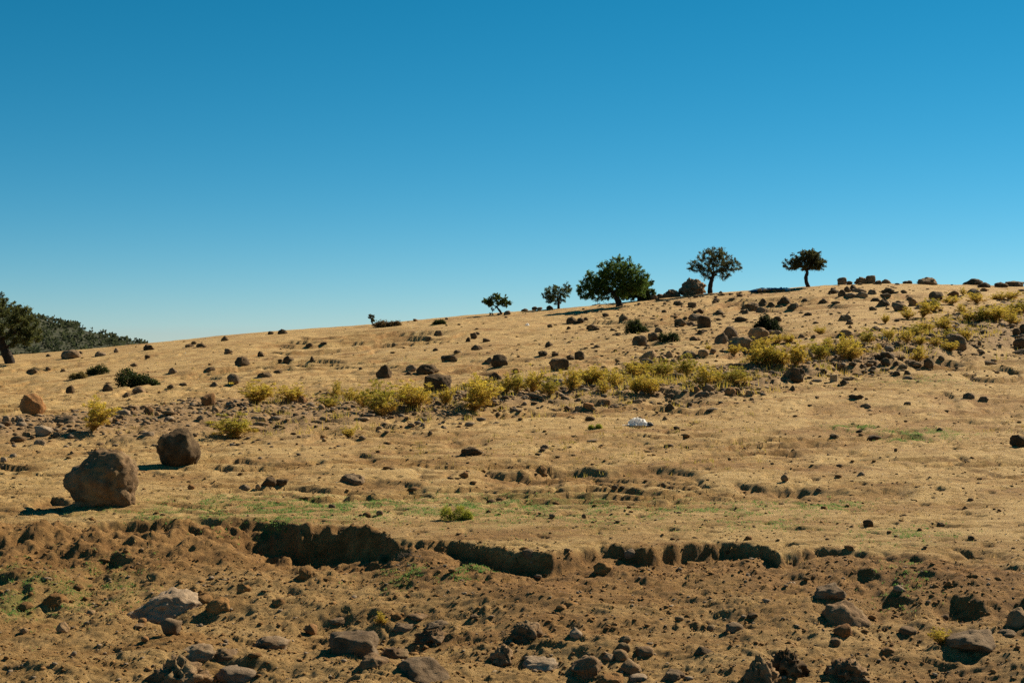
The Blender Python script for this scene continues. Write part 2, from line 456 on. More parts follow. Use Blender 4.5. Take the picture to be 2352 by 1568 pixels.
def rock_material(name, dark, mid, light, lichen, lich_amt=0.5):
    k_ = 0.72
    dark, mid, light, lichen = [tuple(k_ * q for q in c_) for c_ in (dark, mid, light, lichen)]
    m, n, l, b = new_mat(name)
    tc = n.new("ShaderNodeTexCoord")
    oi = n.new("ShaderNodeObjectInfo")
    ad = n.new("ShaderNodeVectorMath"); ad.operation = 'ADD'
    sc = n.new("ShaderNodeVectorMath"); sc.operation = 'SCALE'; sc.inputs[3].default_value = 40.0
    cx = n.new("ShaderNodeCombineXYZ")
    l.new(oi.outputs["Random"], cx.inputs[0]); l.new(oi.outputs["Random"], cx.inputs[1])
    l.new(cx.outputs[0], sc.inputs[0])
    l.new(tc.outputs["Object"], ad.inputs[0]); l.new(sc.outputs[0], ad.inputs[1])
    v = ad.outputs[0]
    r1 = ramp(n, [(0.30, dark), (0.52, mid), (0.74, light)])
    l.new(noise(n, l, v, 3.2, 9, 0.68), r1.inputs[0])
    lm = ramp(n, [(0.53, (0, 0, 0)), (0.60, (1, 1, 1))])
    l.new(noise(n, l, v, 2.1, 7, 0.66), lm.inputs[0])
    mm = n.new("ShaderNodeMath"); mm.operation = 'MULTIPLY'; mm.inputs[1].default_value = lich_amt
    l.new(lm.outputs[0], mm.inputs[0])
    c = mixc(n, l, mm.outputs[0], r1.outputs[0], lichen)
    hv = n.new("ShaderNodeHueSaturation")
    mr = n.new("ShaderNodeMapRange"); mr.inputs[3].default_value = 0.78; mr.inputs[4].default_value = 1.22
    l.new(oi.outputs["Random"], mr.inputs[0]); l.new(mr.outputs[0], hv.inputs["Value"])
    l.new(c, hv.inputs["Color"])
    l.new(hv.outputs[0], b.inputs["Base Color"])
    bp = n.new("ShaderNodeBump"); bp.inputs["Strength"].default_value = 0.9; bp.inputs["Distance"].default_value = 0.05
    l.new(noise(n, l, v, 8.0, 11, 0.76), bp.inputs["Height"])
    l.new(bp.outputs[0], b.inputs["Normal"])
    return m

def leaf_material(name, trans=0.45, rough=0.7):
    m = bpy.data.materials.new(name); m.use_nodes = True
    n, l = m.node_tree.nodes, m.node_tree.links
    b = n["Principled BSDF"]
    b.inputs["Roughness"].default_value = rough
    b.inputs["Specular IOR Level"].default_value = 0.2
    a = n.new("ShaderNodeAttribute"); a.attribute_name = "tint"
    t = n.new("ShaderNodeBsdfTranslucent")
    l.new(a.outputs["Color"], b.inputs["Base Color"]); l.new(a.outputs["Color"], t.inputs["Color"])
    mx = n.new("ShaderNodeMixShader"); mx.inputs[0].default_value = trans
    l.new(b.outputs[0], mx.inputs[1]); l.new(t.outputs[0], mx.inputs[2])
    l.new(mx.outputs[0], n["Material Output"].inputs["Surface"])
    return m

def plain_noise_material(name, a, c, scale=8.0, rough=0.9, bump=0.4):
    m, n, l, b = new_mat(name)
    r = ramp(n, [(0.3, a), (0.7, c)])
    v = mapping(n, l, (1, 1, 1))
    l.new(noise(n, l, v, scale, 6), r.inputs[0])
    l.new(r.outputs[0], b.inputs["Base Color"])
    b.inputs["Roughness"].default_value = rough
    bp = n.new("ShaderNodeBump"); bp.inputs["Strength"].default_value = bump; bp.inputs["Distance"].default_value = 0.02
    l.new(noise(n, l, v, scale * 2, 6), bp.inputs["Height"])
    l.new(bp.outputs[0], b.inputs["Normal"])
    return m

MAT = {
    'soil': ground_material(),
    'K': rock_material("dark_rock", (0.052, 0.029, 0.012), (0.130, 0.078, 0.036), (0.255, 0.165, 0.085), (0.33, 0.215, 0.105), 0.55),
    'G': rock_material("grey_rock", (0.125, 0.075, 0.038), (0.275, 0.180, 0.100), (0.42, 0.30, 0.18), (0.13, 0.080, 0.040), 0.5),
    'T': rock_material("tan_rock", (0.20, 0.112, 0.047), (0.38, 0.232, 0.112), (0.50, 0.34, 0.185), (0.23, 0.150, 0.08), 0.4),
    'O': rock_material("ochre_rock", (0.16, 0.072, 0.023), (0.33, 0.160, 0.058), (0.43, 0.235, 0.10), (0.14, 0.085, 0.04), 0.4),
    'B': rock_material("brown_rock", (0.110, 0.062, 0.028), (0.250, 0.150, 0.074), (0.40, 0.26, 0.145), (0.31, 0.215, 0.10), 0.5),
    'P': rock_material("pale_rock", (0.22, 0.145, 0.085), (0.40, 0.285, 0.18), (0.52, 0.39, 0.26), (0.22, 0.145, 0.085), 0.5),
    'C': rock_material("earth_clod", (0.14, 0.064, 0.019), (0.31, 0.158, 0.052), (0.46, 0.26, 0.098), (0.38, 0.21, 0.075), 0.3),
    'leaf': leaf_material("tree_leaf", 0.5),
    'needle': leaf_material("shrub_leaf", 0.5),
    'bark': plain_noise_material("bark", (0.018, 0.012, 0.008), (0.050, 0.036, 0.025), 9),
    'twig': plain_noise_material("dry_stem", (0.22, 0.12, 0.03), (0.36, 0.23, 0.07), 14),
    'deadwood': plain_noise_material("dead_wood", (0.09, 0.065, 0.045), (0.2, 0.15, 0.11), 12),
    'wood': plain_noise_material("weathered_wood", (0.20, 0.13, 0.065), (0.40, 0.28, 0.15), 16),
    'tarp': plain_noise_material("blue_sheet", (0.002, 0.06, 0.13), (0.004, 0.11, 0.21), 3, 0.7),
    'white': plain_noise_material("white_plastic", (0.42, 0.41, 0.38), (0.62, 0.61, 0.58), 6, 0.45, 0.3),
    'black': plain_noise_material("black_plastic", (0.02, 0.018, 0.016), (0.07, 0.06, 0.05), 6, 0.5, 0.3),
    'hillsoil': plain_noise_material("hill_soil", (0.024, 0.028, 0.013), (0.052, 0.050, 0.026), 0.06),
}

def translucent_sheet(name, col):
    m = plain_noise_material(name, tuple(c * .9 for c in col), col, 6, .5, .3)
    n, l = m.node_tree.nodes, m.node_tree.links
    t = n.new("ShaderNodeBsdfTranslucent"); t.inputs["Color"].default_value = (*col, 1)
    mx = n.new("ShaderNodeMixShader"); mx.inputs[0].default_value = .5
    l.new(n["Principled BSDF"].outputs[0], mx.inputs[1]); l.new(t.outputs[0], mx.inputs[2])
    l.new(mx.outputs[0], n["Material Output"].inputs["Surface"])
    return m
MAT['white'] = translucent_sheet("white_plastic_film", (0.88, 0.86, 0.82))

# ------------------------------------------------------------------ setting
me = grid_mesh("hillside", XG, YG, ZG)
ca = np.ones((ZG.size, 4), np.float32)
ca[:, 0], ca[:, 1], ca[:, 2] = M_GR.ravel(), M_BK.ravel() * 0.85, M_BM.ravel() * 0.9
at = me.color_attributes.new("mask", 'FLOAT_COLOR', 'POINT')
at.data.foreach_set("color", ca.ravel())
hillside = link("hillside", me, MAT['soil'])
hillside["kind"] = "structure"

gx, gy = np.meshgrid(np.linspace(-9000, 9000, 61), np.concatenate([np.linspace(-400, 380, 14), np.linspace(400, 15000, 40)]))
valley = link("ground", grid_mesh("ground", gx, gy, -20 + 0 * gx), MAT['hillsoil'])
valley["kind"] = "structure"

def hill_z(x, y):
    u = U0 + F * x / np.maximum(y, 600.0)
    v = np.interp(u, [-3000, -1600, -900, -500, -150, 0, 90, 140, 200, 260, 320, 380, 520], [740, 696, 678, 676, 696, 710, 733, 746, 760, 775, 790, 806, 850])
    top = CAM_Z - 600 * (v - V0) / F
    k = np.clip((y - 400) / 200.0, 0, 1)
    back = np.clip((y - 600) / 160.0, 0, 1)
    z = -20.5 + (top + 20.5) * np.sin(k * np.pi / 2) ** 1.15 * (1 - back ** 2)
    return z + 1.2 * fbm2(x / 45, y / 45, 3, 120) * k * (1 - back)
hx, hy = np.meshgrid(np.linspace(-900, -60, 130), np.linspace(400, 1100, 110))
hill = link("hills", grid_mesh("hills", hx, hy, hill_z(hx.ravel(), hy.ravel()).reshape(hx.shape)), MAT['hillsoil'])
hill["kind"] = "structure"

# ------------------------------------------------------------------ helpers for things
ALL = []          # things awaiting a label: dict(o, u, v, noun, adj, landmark)

def tag(o, label, cat, group=None):
    o["label"] = label
    o["category"] = cat
    if group:
        o["group"] = group
    return o

def thing(name, loc, rz=0.0):
    o = bpy.data.objects.new(name, None)
    o.empty_display_size = 0.2
    COL.objects.link(o)
    o.location = loc
    o.rotation_euler = (0, 0, rz)
    return o

_ICO = {}
def ico(s):
    if s not in _ICO:
        b = bmesh.new()
        bmesh.ops.create_icosphere(b, subdivisions=s, radius=1.0)
        b.verts.ensure_lookup_table()
        _ICO[s] = (np.array([v.co[:] for v in b.verts]), np.array([[v.index for v in f.verts] for f in b.faces]))
        b.free()
    return _ICO[s]

def rock_shape(sub, seed, shape, w, d, h):
    rs = np.random.RandomState(seed)
    p0, f = ico(sub)
    p = p0.copy()
    if shape in ('b', 's'):
        k = 3.6
        p = p / (np.sum(np.abs(p) ** k, 1) ** (1 / k))[:, None]
    npl = {'r': 7, 'd': 7, 'b': 4, 's': 5, 'c': 8, 'w': 7, 'j': 9, 'x': 2}[shape]
    for _ in range(npl):
        n = rs.normal(size=3); n[2] = n[2] * 0.8 + 0.25
        n /= np.linalg.norm(n)
        ex = np.maximum(0, p @ n - (rs.uniform(0.60, 0.88) if shape != 'b' else rs.uniform(0.80, 1.0)))
        p = p - n * (ex * (0.92 if shape in 'bcwj' else 0.78))[:, None]
    a = {'r': .19, 'd': .24, 'b': .17, 's': .22, 'c': .22, 'w': .22, 'j': .42, 'x': .30}[shape]
    q = p0 * 1.0
    disp = a * perlin3(q * 1.35, seed % 97) + 0.42 * a * perlin3(q * 3.1, seed % 89 + 3)
    if sub >= 3:
        disp = disp + 0.26 * a * perlin3(q * 7.0, seed % 83 + 5) - 0.16 * np.maximum(0, perlin3(q * 4.2, seed % 71) - 0.22) - 0.07 * (1 - np.minimum(1, 5 * np.abs(perlin3(q * 2.0, seed % 53))))
    if sub >= 4:
        disp = disp + 0.024 * perlin3(q * 15.0, seed % 79 + 5) + 0.012 * perlin3(q * 33.0, seed % 47 + 5)
    if shape == 'x':
        disp = disp + 1.0 * (.28 - np.abs(perlin3(q * np.array([2.4, 2.4, 1.4]), seed % 37))) + .6 * (.25 - np.abs(perlin3(q * np.array([5.5, 5.5, 2.5]), seed % 31)))
    p = p * (1 + disp)[:, None]
    zz = (p[:, 2] - p[:, 2].min()) / (np.ptp(p[:, 2]))
    if shape == 'x':
        k = 1.1 - 0.55 * zz ** 1.3; p[:, 0] = p[:, 0] * k - .12 * zz; p[:, 1] *= k
    if shape == 'c':
        k = 1.15 - 0.62 * zz; p[:, 0] = p[:, 0] * k + rs.uniform(-.2, .2) * zz; p[:, 1] *= k
    elif shape == 'd':
        k = 1.12 - 0.35 * zz; p[:, 0] *= k; p[:, 1] *= k
    elif shape == 'w':
        p[:, 2] = p[:, 2] * (0.75 + 0.42 * rs.choice([-1, 1]) * p[:, 0])
    elif shape == 'j':
        p[:, 2] += 0.35 * perlin3(np.c_[p0[:, :2] * 2.3, np.zeros(len(p0))], seed % 61) * zz
    mn, mx = p.min(0), p.max(0)
    p = (p - (mn + mx) / 2) / (mx - mn)              # unit box
    bury = {'r': .16, 'd': .27, 'b': .14, 's': .35, 'c': .30, 'w': .22, 'j': .35, 'x': .2}[shape]
    tot = h / (1 - bury)
    p = p * np.array([w, d, tot])
    p[:, 2] += tot / 2 - bury * tot
    return p, f

SHAPE_W = {'r': 'rounded', 'b': 'blocky', 'd': 'domed', 'c': 'peaked', 's': 'flat', 'w': 'wedge-shaped', 'j': 'lumpy', 'x': 'craggy'}
COL_W = {'K': 'dark', 'G': 'grey', 'T': 'tan', 'O': 'ochre', 'B': 'brown', 'P': 'pale', 'C': 'earthy brown'}

def add_rock(i, e):
    u, v, w, h, shape, colr = e[:6]
    label = e[6] if len(e) > 6 else None
    lm = e[7] if len(e) > 7 else None
    x, y, z = hit(u, v)
    s = y / F
    rs = random.Random(1000 + i)
    W, Hh = w * s, h * s
    D = W * rs.uniform(0.65, 0.95)
    if y > 60:
        D = min(D, 1.2 * W)
    if v > 1370:
        W, D = W * 1.22, W * 1.2
        if shape == 'j':
            shape = 'd'
    sub = 5 if w >= 150 else 4 if w >= 45 else 3 if w >= 19 else 2
    p, f = rock_shape(sub, 31 * i + 7, shape, W, D, Hh)
    if len(e) > 8:                                   # tilt in the picture plane
        a = R(e[8]); c_, s_ = math.cos(a), math.sin(a)
        p = np.stack([p[:, 0] * c_ - p[:, 2] * s_, p[:, 1], p[:, 0] * s_ + p[:, 2] * c_], 1)
    name = "boulder" if w >= 45 else "rock" if w >= 22 else "stone"
    me = raw_mesh(name, p, [f], smooth_=(sub >= 3))
    o = link(name, me, MAT[colr])
    yo = y + 0.38 * D
    o.location = (x * yo / y, yo, z - (0.22 * Hh if v > 1400 and shape in 'dxsb' else 0.08 * Hh if v > 1400 else 0))
    noun = name if colr != 'C' else "clod"
    if colr == 'C':
        o.name = "earth_clod"; noun = "clod"
    size = "big" if w >= 70 else "" if w >= 22 else "small"
    ALL.append(dict(o=o, u=u, v=v - h / 2, label=label, lm=lm, cat="boulder" if w >= 45 and colr != 'C' else ("rock" if colr != 'C' else "clod"),
                    text=" ".join(t for t in (size, COL_W[colr], SHAPE_W[shape], noun) if t)))
    return o

# ------------------------------------------------------------------ rocks: picture position of the foot, width, height, shape, colour, label, landmark
ROCKS = [
 # --- big ones with labels of their own
 (232,1167,170,134,'r','B',"biggest boulder, rounded brown, on the near left slope","the biggest boulder"),
 (410,1072,104,88,'r','K',"dark lichen-blotched upright boulder right of the biggest boulder","the dark upright boulder"),
 (74,953,61,49,'b','O',"squared ochre boulder standing alone near the left edge","the squared ochre boulder"),
 (390,1421,160,74,'d','P',"big pale half-buried boulder in the gully below the bank","the pale gully boulder"),
 (391,1456,43,36,'r','G',"round grey stone resting at the foot of the pale gully boulder","the round grey gully stone"),
 (144,1451,25,24,'r','T',"smooth tan stone alone at the lower left","the smooth tan stone"),
 (162,824,44,21,'b','G',"wide blocky grey-tan boulder on the left skyline beside the leaning tree","the left skyline boulder"),
 (477,932,34,29,'w','O',"ochre wedge-shaped rock left of the first roadside yellow shrubs","the ochre wedge rock"),
 (101,1001,42,25,'w','P',"pale angular slab lying left of the lone yellow shrub","the pale angular slab"),
 (147,973,58,16,'s','G',"long low grey rock slanting beside the lone yellow shrub","the long low rock",14),
 (557,840,38,22,'d','K',"dark speckled boulder lying alone high on the left slope","the speckled boulder"),
 (536,883,30,25,'r','G',"round grey boulder below the dark speckled boulder","the round grey boulder"),
 (882,867,38,30,'c','K',"cone-topped dark boulder above the row of yellow shrubs","the cone-topped boulder"),
 (982,860,56,24,'d','K',"low dark boulder with a hollow, left of centre on the slope","the hollowed boulder"),
 (1005,898,66,40,'b','K',"large dark block behind the yellow shrubs left of centre","the large dark block"),
 (1033,830,38,17,'s','K',"long dark tilted rock up the slope from the hollowed boulder","the long tilted rock",12),
 (1147,842,40,29,'r','K',"rounded dark boulder with a shadowed underside at the slope's middle","the undercut boulder"),
 (1138,873,32,19,'d','K',"dark domed rock peeping out behind the central yellow shrubs","the peeping domed rock"),
 (1284,851,48,29,'b','K',"dark brick-shaped boulder on open soil right of centre","the brick-shaped boulder"),
 (1470,794,38,25,'d','K',"dark domed boulder left of the low green bush","the domed boulder by the bush"),
 (1487,834,42,31,'w','T',"tan split rock at the head of the rubble band","the tan split rock"),
 (1617,753,33,29,'b','K',"dark cube-like boulder below the lone outcrop","the cube-like boulder"),
 (1676,779,36,31,'r','G',"rounded grey boulder leaning behind a smaller one","the leaning grey boulder"),
 (1657,788,32,26,'c','G',"smaller grey boulder in front of the leaning grey boulder","the smaller grey boulder"),
 (1700,799,56,27,'s','T',"long tan saddle-backed boulder below the dark juniper","the saddle-backed boulder"),
 (1743,784,49,33,'r','T',"large tan boulder with pale veins below the dark juniper","the veined tan boulder"),
 (1824,879,54,36,'d','K',"dark domed boulder left of the pale stump","the domed boulder by the stump"),
 (2194,802,56,37,'d','B',"broad brown domed boulder among yellow shrubs at the right","the broad right boulder"),
 (2340,1026,44,29,'d','K',"dark domed rock cut by the right edge of the picture","the right-edge rock"),
 (2346,802,40,29,'r','K',"dark rounded boulder at the right edge beside the rubble band","the right-edge boulder"),
 (1591,674,68,42,'x','G',"tall craggy outcrop on the skyline left of the round-topped tree","the craggy outcrop"),
 (1543,678,46,19,'x','G',"low rugged outcrop joining the craggy outcrop's left foot","the low rugged outcrop"),
 (2131,653,50,18,'d','B',"broad domed outcrop on the right skyline","the domed skyline outcrop"),
 (2236,654,48,15,'d','K',"long low dark outcrop on the skyline near the right edge","the low skyline outcrop"),
 (1934,653,22,17,'b','G',"single round-cornered boulder standing on the right skyline","the skyline boulder"),
 (1999,651,23,19,'b','B',"square-topped rock on the skyline crags","the skyline crags"),
 (2150,689,34,21,'r','B',"round brown boulder above the upper yellow shrubs","the round brown boulder"),
 (2068,715,38,22,'w','B',"dark reddish-brown wedge boulder at the top of the rubble band","the reddish wedge boulder"),
 (2029,703,32,21,'c','K',"dark peaked rock on the upper right slope","the dark peaked rock"),
 (1351,1556,70,52,'w','B',"brown wedge boulder at the bottom edge, right of centre","the bottom wedge boulder"),
 (1323,1466,26,26,'r','P',"pale round stone lying alone in the front soil","the pale round stone"),
 (1213,1474,76,58,'x','B',"brown crumbly rock in the front soil at centre","the crumbly brown rock"),
 (813,1500,104,54,'s','G',"flat-topped grey outcrop with a dark front in the foreground","the flat-topped outcrop"),
 (970,1566,112,58,'d','G',"pale rounded grey outcrop at the bottom edge left of centre","the bottom grey outcrop"),
 (410,1585,134,84,'x','B',"large brown outcrop in the bottom left corner area","the bottom left outcrop"),
 (1748,1585,84,97,'x','B',"tall brown outcrop rising at the bottom edge, right of centre","the tall bottom outcrop"),
 (1812,1556,84,80,'x','K',"upright dark greenish outcrop just right of the tall bottom outcrop","the upright outcrop"),
 (1941,1434,98,62,'d','B',"big dark brown boulder sunk in the soil at lower right","the sunken brown boulder"),
 (1904,1376,66,34,'j','G',"lumpy grey rock above the sunken brown boulder","the lumpy grey rock"),
 (2230,1507,94,56,'w','G',"broad grey boulder with a light top at lower right","the light-topped boulder"),
 (2343,1442,52,56,'j','B',"brown rock cut by the right edge at lower right","the cut brown rock"),
 (1083,1046,54,20,'d','K',"lone low dark rock on the open ground at centre","the lone low rock"),
 (810,1112,58,24,'d','G',"grey half-buried slab beside the small earth ledge","the half-buried slab"),
 (618,1119,38,23,'w','K',"larger of two dark clods leaning together on open ground","the dark leaning pair",20),
 (651,1116,32,20,'w','K',"smaller of two dark clods leaning together on open ground",None,25),
 (1538,941,24,17,'c','K',"dark pyramid stone on bare soil above the white bag","the dark pyramid stone"),
 (1994,1209,24,16,'b','K',"dark square stone on pale ground at the right","the dark square stone"),
 (2133,846,25,24,'r','K',"knobbly dark rock standing right of the dark rock pile","the knobbly rock"),
 (2034,840,24,19,'r','K',"front rounded rock of the dark rock pile","the dark rock pile"),
 (1687,1448,36,20,'s','G',"grey flat-topped stone in the front soil right of centre","the flat grey stone"),
 # --- left slope
 (184,813,16,7,'s','K'),(112,819,13,7,'c','K'),(230,818,29,12,'d','G'),(266,810,12,11,'c','G'),(343,804,30,15,'j','K'),(339,823,13,8,'r','K'),
 (435,797,22,8,'d','K'),(445,791,13,8,'r','K'),(461,797,22,10,'j','K'),(516,783,18,12,'c','K'),(524,813,21,13,'w','G'),(397,858,21,15,'c','G'),
 (481,854,28,12,'w','K'),(307,842,18,9,'w','K'),(74,858,28,11,'s','K'),(111,850,13,8,'r','K'),(144,854,13,8,'j','K'),(160,903,23,19,'w','K'),
 (247,898,28,17,'d','K'),(319,902,31,15,'d','B'),(290,912,21,12,'d','K'),(392,893,19,11,'d','K'),(420,887,21,8,'s','K'),(492,888,23,11,'c','G'),
 (494,945,18,12,'d','T'),(341,953,25,19,'c','O'),(392,951,20,16,'c','T'),(360,955,13,11,'r','T'),(285,953,29,12,'s','P'),(254,958,16,15,'w','T'),
 (266,971,16,10,'b','O'),(278,961,14,9,'r','T'),(15,968,16,15,'r','G'),(30,968,11,11,'r','T'),(47,969,20,9,'s','P'),(60,1003,18,12,'r','T'),
 (130,1004,17,12,'b','G'),(92,1021,28,12,'s','G'),(340,1000,28,9,'s','P'),(460,964,18,12,'w','G'),(75,1008,12,9,'r','K'),(8,1061,16,12,'r','P'),(7,1076,15,9,'r','T'),
 (30,1049,16,8,'s','P'),(440,1124,18,12,'w','O'),(562,1125,28,13,'d','G'),(593,1124,14,13,'r','T'),(1065,1097,24,15,'w','O'),(763,1166,17,9,'d','B'),
 (872,1183,17,11,'b','B'),(649,767,23,12,'d','K'),(622,768,15,8,'r','K'),(710,797,18,10,'d','K'),(744,791,17,6,'s','K'),(663,832,26,16,'d','K'),(644,833,12,9,'r','K'),
 (600,819,18,13,'c','K'),(717,830,13,13,'c','K'),(607,866,36,11,'s','K'),(638,857,22,8,'d','K'),(945,852,28,15,'d','G'),(939,860,15,8,'c','K'),(1050,812,19,9,'d','K'),
 (1095,804,28,13,'d','K'),(984,784,15,12,'r','K'),(1007,772,22,14,'c','K'),(1075,785,12,11,'c','K'),(1088,778,17,15,'r','K'),(1097,769,11,7,'r','G'),(1118,785,19,9,'w','K'),
 (1123,835,20,15,'d','G'),(1165,723,17,10,'d','G'),(1146,724,10,5,'d','G'),(1026,734,8,5,'r','G'),(695,928,22,20,'c','O'),(738,940,18,13,'d','T'),(753,909,13,10,'r','G'),
 (603,971,18,14,'b','T'),(628,956,16,9,'w','B'),(988,999,12,10,'r','B'),(833,1009,18,10,'d','B'),(588,916,15,11,'d','K'),(1000,806,14,7,'d','K'),(905,795,13,8,'d','K'),
 # --- middle slope
 (1331,827,24,22,'r','K'),(1311,827,22,14,'j','K'),(1247,817,23,13,'j','K'),(1275,818,16,9,'j','K'),(1185,857,17,12,'r','O'),(1261,796,19,13,'c','K'),(1501,782,28,19,'d','K'),
 (1513,763,20,12,'d','G'),(1432,736,24,17,'c','K'),(1313,743,26,17,'d','K'),(1333,742,17,13,'r','K'),(1346,736,12,8,'r','K'),(1391,727,16,9,'r','K'),(1361,758,31,14,'j','K'),
 (1263,752,13,8,'w','K'),(1306,756,11,7,'d','K'),(1558,702,24,12,'d','K'),(1590,706,22,13,'b','K'),(1601,737,41,17,'d','G'),(1563,750,29,19,'w','K'),(1585,747,25,11,'j','G'),
 (1593,782,20,10,'d','K'),(1610,766,18,9,'j','K'),(1486,845,30,23,'r','G'),(1456,847,42,17,'d','K'),(1526,834,27,19,'w','T'),(1538,821,18,16,'c','T'),
 (1583,823,36,19,'d','G'),(1616,819,26,18,'b','T'),(1638,812,16,12,'r','B'),(1547,838,18,14,'b','T'),(1562,827,14,10,'r','B'),(1596,901,26,16,'c','O'),(1626,899,27,19,'w','B'),
 (1615,911,28,13,'s','G'),(1678,910,27,21,'w','O'),(1692,906,18,15,'b','B'),(1723,908,21,12,'s','T'),(1711,888,16,12,'r','O'),(1542,914,23,12,'d','B'),(1466,925,21,9,'s','T'),
 (1351,939,25,15,'b','O'),(1331,942,23,11,'d','T'),(1306,941,21,10,'w','B'),(1411,936,21,9,'s','G'),(1388,931,29,15,'b','O'),(1583,933,14,9,'b','K'),(1636,942,26,6,'s','P'),
 (1355,966,24,10,'d','K'),(1251,1031,21,10,'d','G'),(1412,1124,15,11,'b','K'),(1429,1123,14,8,'d','K'),(1523,1117,12,9,'r','K'),(1268,1190,15,11,'r','B'),(1341,1190,11,11,'r','B'),
 (1243,1088,28,20,'c','C'),(1536,1026,24,7,'s','G'),(1578,1030,12,7,'r','G'),(1361,1015,26,7,'s','G'),
 # --- dark rock pile and right middle
 (2004,842,23,16,'r','K'),(2019,828,31,16,'j','K'),(2041,823,35,16,'j','K'),(1959,841,19,10,'r','K'),(1981,845,21,11,'j','K'),(2074,847,23,12,'d','K'),(2057,841,16,13,'c','K'),
 (2059,862,18,11,'b','K'),(2085,860,18,10,'j','K'),(2033,851,21,7,'s','G'),(2004,858,13,9,'r','K'),(1985,858,15,8,'r','K'),(2162,828,15,12,'r','K'),(2096,836,24,9,'d','B'),
 (1892,858,17,11,'r','K'),(1820,895,12,11,'c','K'),(1949,873,28,9,'j','K'),(1940,882,23,10,'d','K'),(1966,917,36,12,'j','K'),(1989,937,28,11,'d','B'),(2084,930,16,8,'d','B'),
 (2226,915,28,14,'d','B'),(2258,922,24,12,'j','B'),(2270,837,29,10,'d','K'),(2344,815,38,14,'d','K'),(2334,769,18,16,'r','K'),(2350,765,18,22,'r','K'),(2250,794,9,11,'b','K'),(2256,813,14,8,'r','K'),
 (1974,993,16,7,'w','K'),(2158,989,16,8,'d','K'),(1916,1003,24,8,'d','K'),(2008,1009,38,10,'d','K'),(1802,1105,18,17,'r','B'),(1978,1092,18,9,'d','G'),(2057,1037,8,8,'r','K'),(1881,1128,16,8,'d','B'),
 (2161,1209,20,10,'d','K'),(1950,1264,22,12,'b','C'),(2230,1150,14,7,'d','B'),
 # --- right skyline and upper right rock field
 (1951,654,15,9,'r','K'),(1978,652,32,17,'x','B'),(2018,653,18,10,'j','K'),(2036,651,24,11,'d','B'),(2084,650,24,8,'j','K'),(2261,660,30,12,'d','K'),(2299,660,32,13,'d','K'),
 (2332,658,46,14,'s','B'),(1946,671,16,15,'r','K'),(1959,667,19,14,'d','K'),(1914,675,27,15,'j','K'),(1933,680,19,15,'d','K'),(1954,684,29,12,'d','G'),(1979,683,29,14,'d','G'),
 (1973,672,33,10,'s','G'),(2003,676,22,12,'d','G'),(2041,675,37,16,'x','K'),(2034,682,24,10,'d','K'),(2010,692,24,9,'d','K'),(2076,674,16,9,'r','K'),(2137,700,31,13,'s','B'),
 (2099,703,26,18,'w','O'),(2061,703,29,13,'d','G'),(2111,710,26,11,'d','T'),(2189,683,29,16,'w','O'),(2236,678,34,16,'d','G'),(2260,669,17,8,'d','O'),(1823,710,31,16,'c','K'),
 (1801,698,34,18,'j','K'),(1771,704,19,11,'d','K'),(1849,692,20,8,'d','K'),(1893,695,26,10,'c','K'),(1856,725,20,8,'d','K'),(1940,737,31,16,'d','K'),(1951,745,20,11,'d','K'),
 (1785,739,21,13,'r','K'),(1944,772,33,16,'w','T'),(1953,754,11,9,'c','O'),(2010,758,21,10,'w','B'),(1779,768,31,10,'s','G'),(2005,713,19,10,'c','K'),(1751,703,29,19,'c','K'),
 (1721,710,44,17,'j','K'),(1748,718,24,14,'d','G'),(1713,721,18,12,'c','K'),(1651,723,29,12,'d','K'),(1608,719,21,11,'j','K'),(1703,738,33,12,'w','K'),(1646,692,20,8,'d','K'),
 (1683,690,19,7,'d','K'),(1228,708,14,9,'r','G'),(1240,706,13,7,'r','G'),(1263,704,17,9,'d','K'),(1205,715,17,7,'d','K'),(1476,689,27,11,'d','G'),(1498,688,25,12,'j','G'),
 (1516,685,22,11,'d','B'),(1531,683,25,11,'j','B'),(2160,780,18,9,'d','B'),(2260,765,20,9,'w','G'),(2090,690,16,9,'r','B'),(1866,803,16,8,'d','T'),(1842,775,14,9,'c','B'),(1869,777,15,9,'c','B'),
 # --- foreground
 (55,1453,16,13,'r','T'),(209,1412,17,12,'r','T'),(327,1431,16,14,'b','O'),(318,1442,21,11,'w','T'),(334,1472,17,12,'r','O'),(505,1402,50,38,'d','C'),(462,1512,80,34,'j','G'),
 (514,1514,60,28,'j','B'),(548,1566,92,36,'s','P'),(623,1488,72,28,'s','G'),(712,1457,27,25,'w','O'),(778,1432,39,16,'j','B'),(918,1449,62,21,'d','G'),(1008,1449,56,24,'d','G'),
 (998,1480,80,40,'x','B'),(905,1512,60,30,'d','B'),(860,1534,58,36,'d','B'),(1158,1526,58,56,'x','B'),(960,1425,43,14,'w','B'),(1436,1475,22,17,'r','T'),(1432,1497,25,22,'r','B'),
 (1425,1517,31,26,'r','T'),(1481,1504,34,22,'b','B'),(1398,1517,23,18,'r','G'),(1449,1547,43,36,'w','T'),(1468,1563,41,14,'s','P'),(1408,1575,58,32,'j','C'),(1617,1501,36,18,'d','K'),
 (1633,1450,18,16,'r','B'),(1548,1561,46,26,'d','G'),(1243,1539,76,28,'s','P'),(1213,1283,28,22,'r','G'),(1446,1283,28,23,'r','P'),(1386,1318,48,27,'d','C'),(1936,1463,37,33,'w','O'),
 (1920,1482,21,18,'r','B'),(1949,1455,20,11,'r','G'),(2086,1454,37,18,'d','B'),(1939,1565,90,62,'x','B'),(2314,1459,37,15,'d','G'),(470,1385,30,18,'d','C'),(560,1360,34,20,'j','C'),
 (700,1330,40,24,'j','C'),(640,1390,26,16,'j','C'),(1730,1420,20,12,'r','K'),(2170,1420,22,12,'d','B'),(2040,1500,30,16,'j','C'),(60,1400,28,16,'j','C'),(130,1390,46,26,'j','C'),
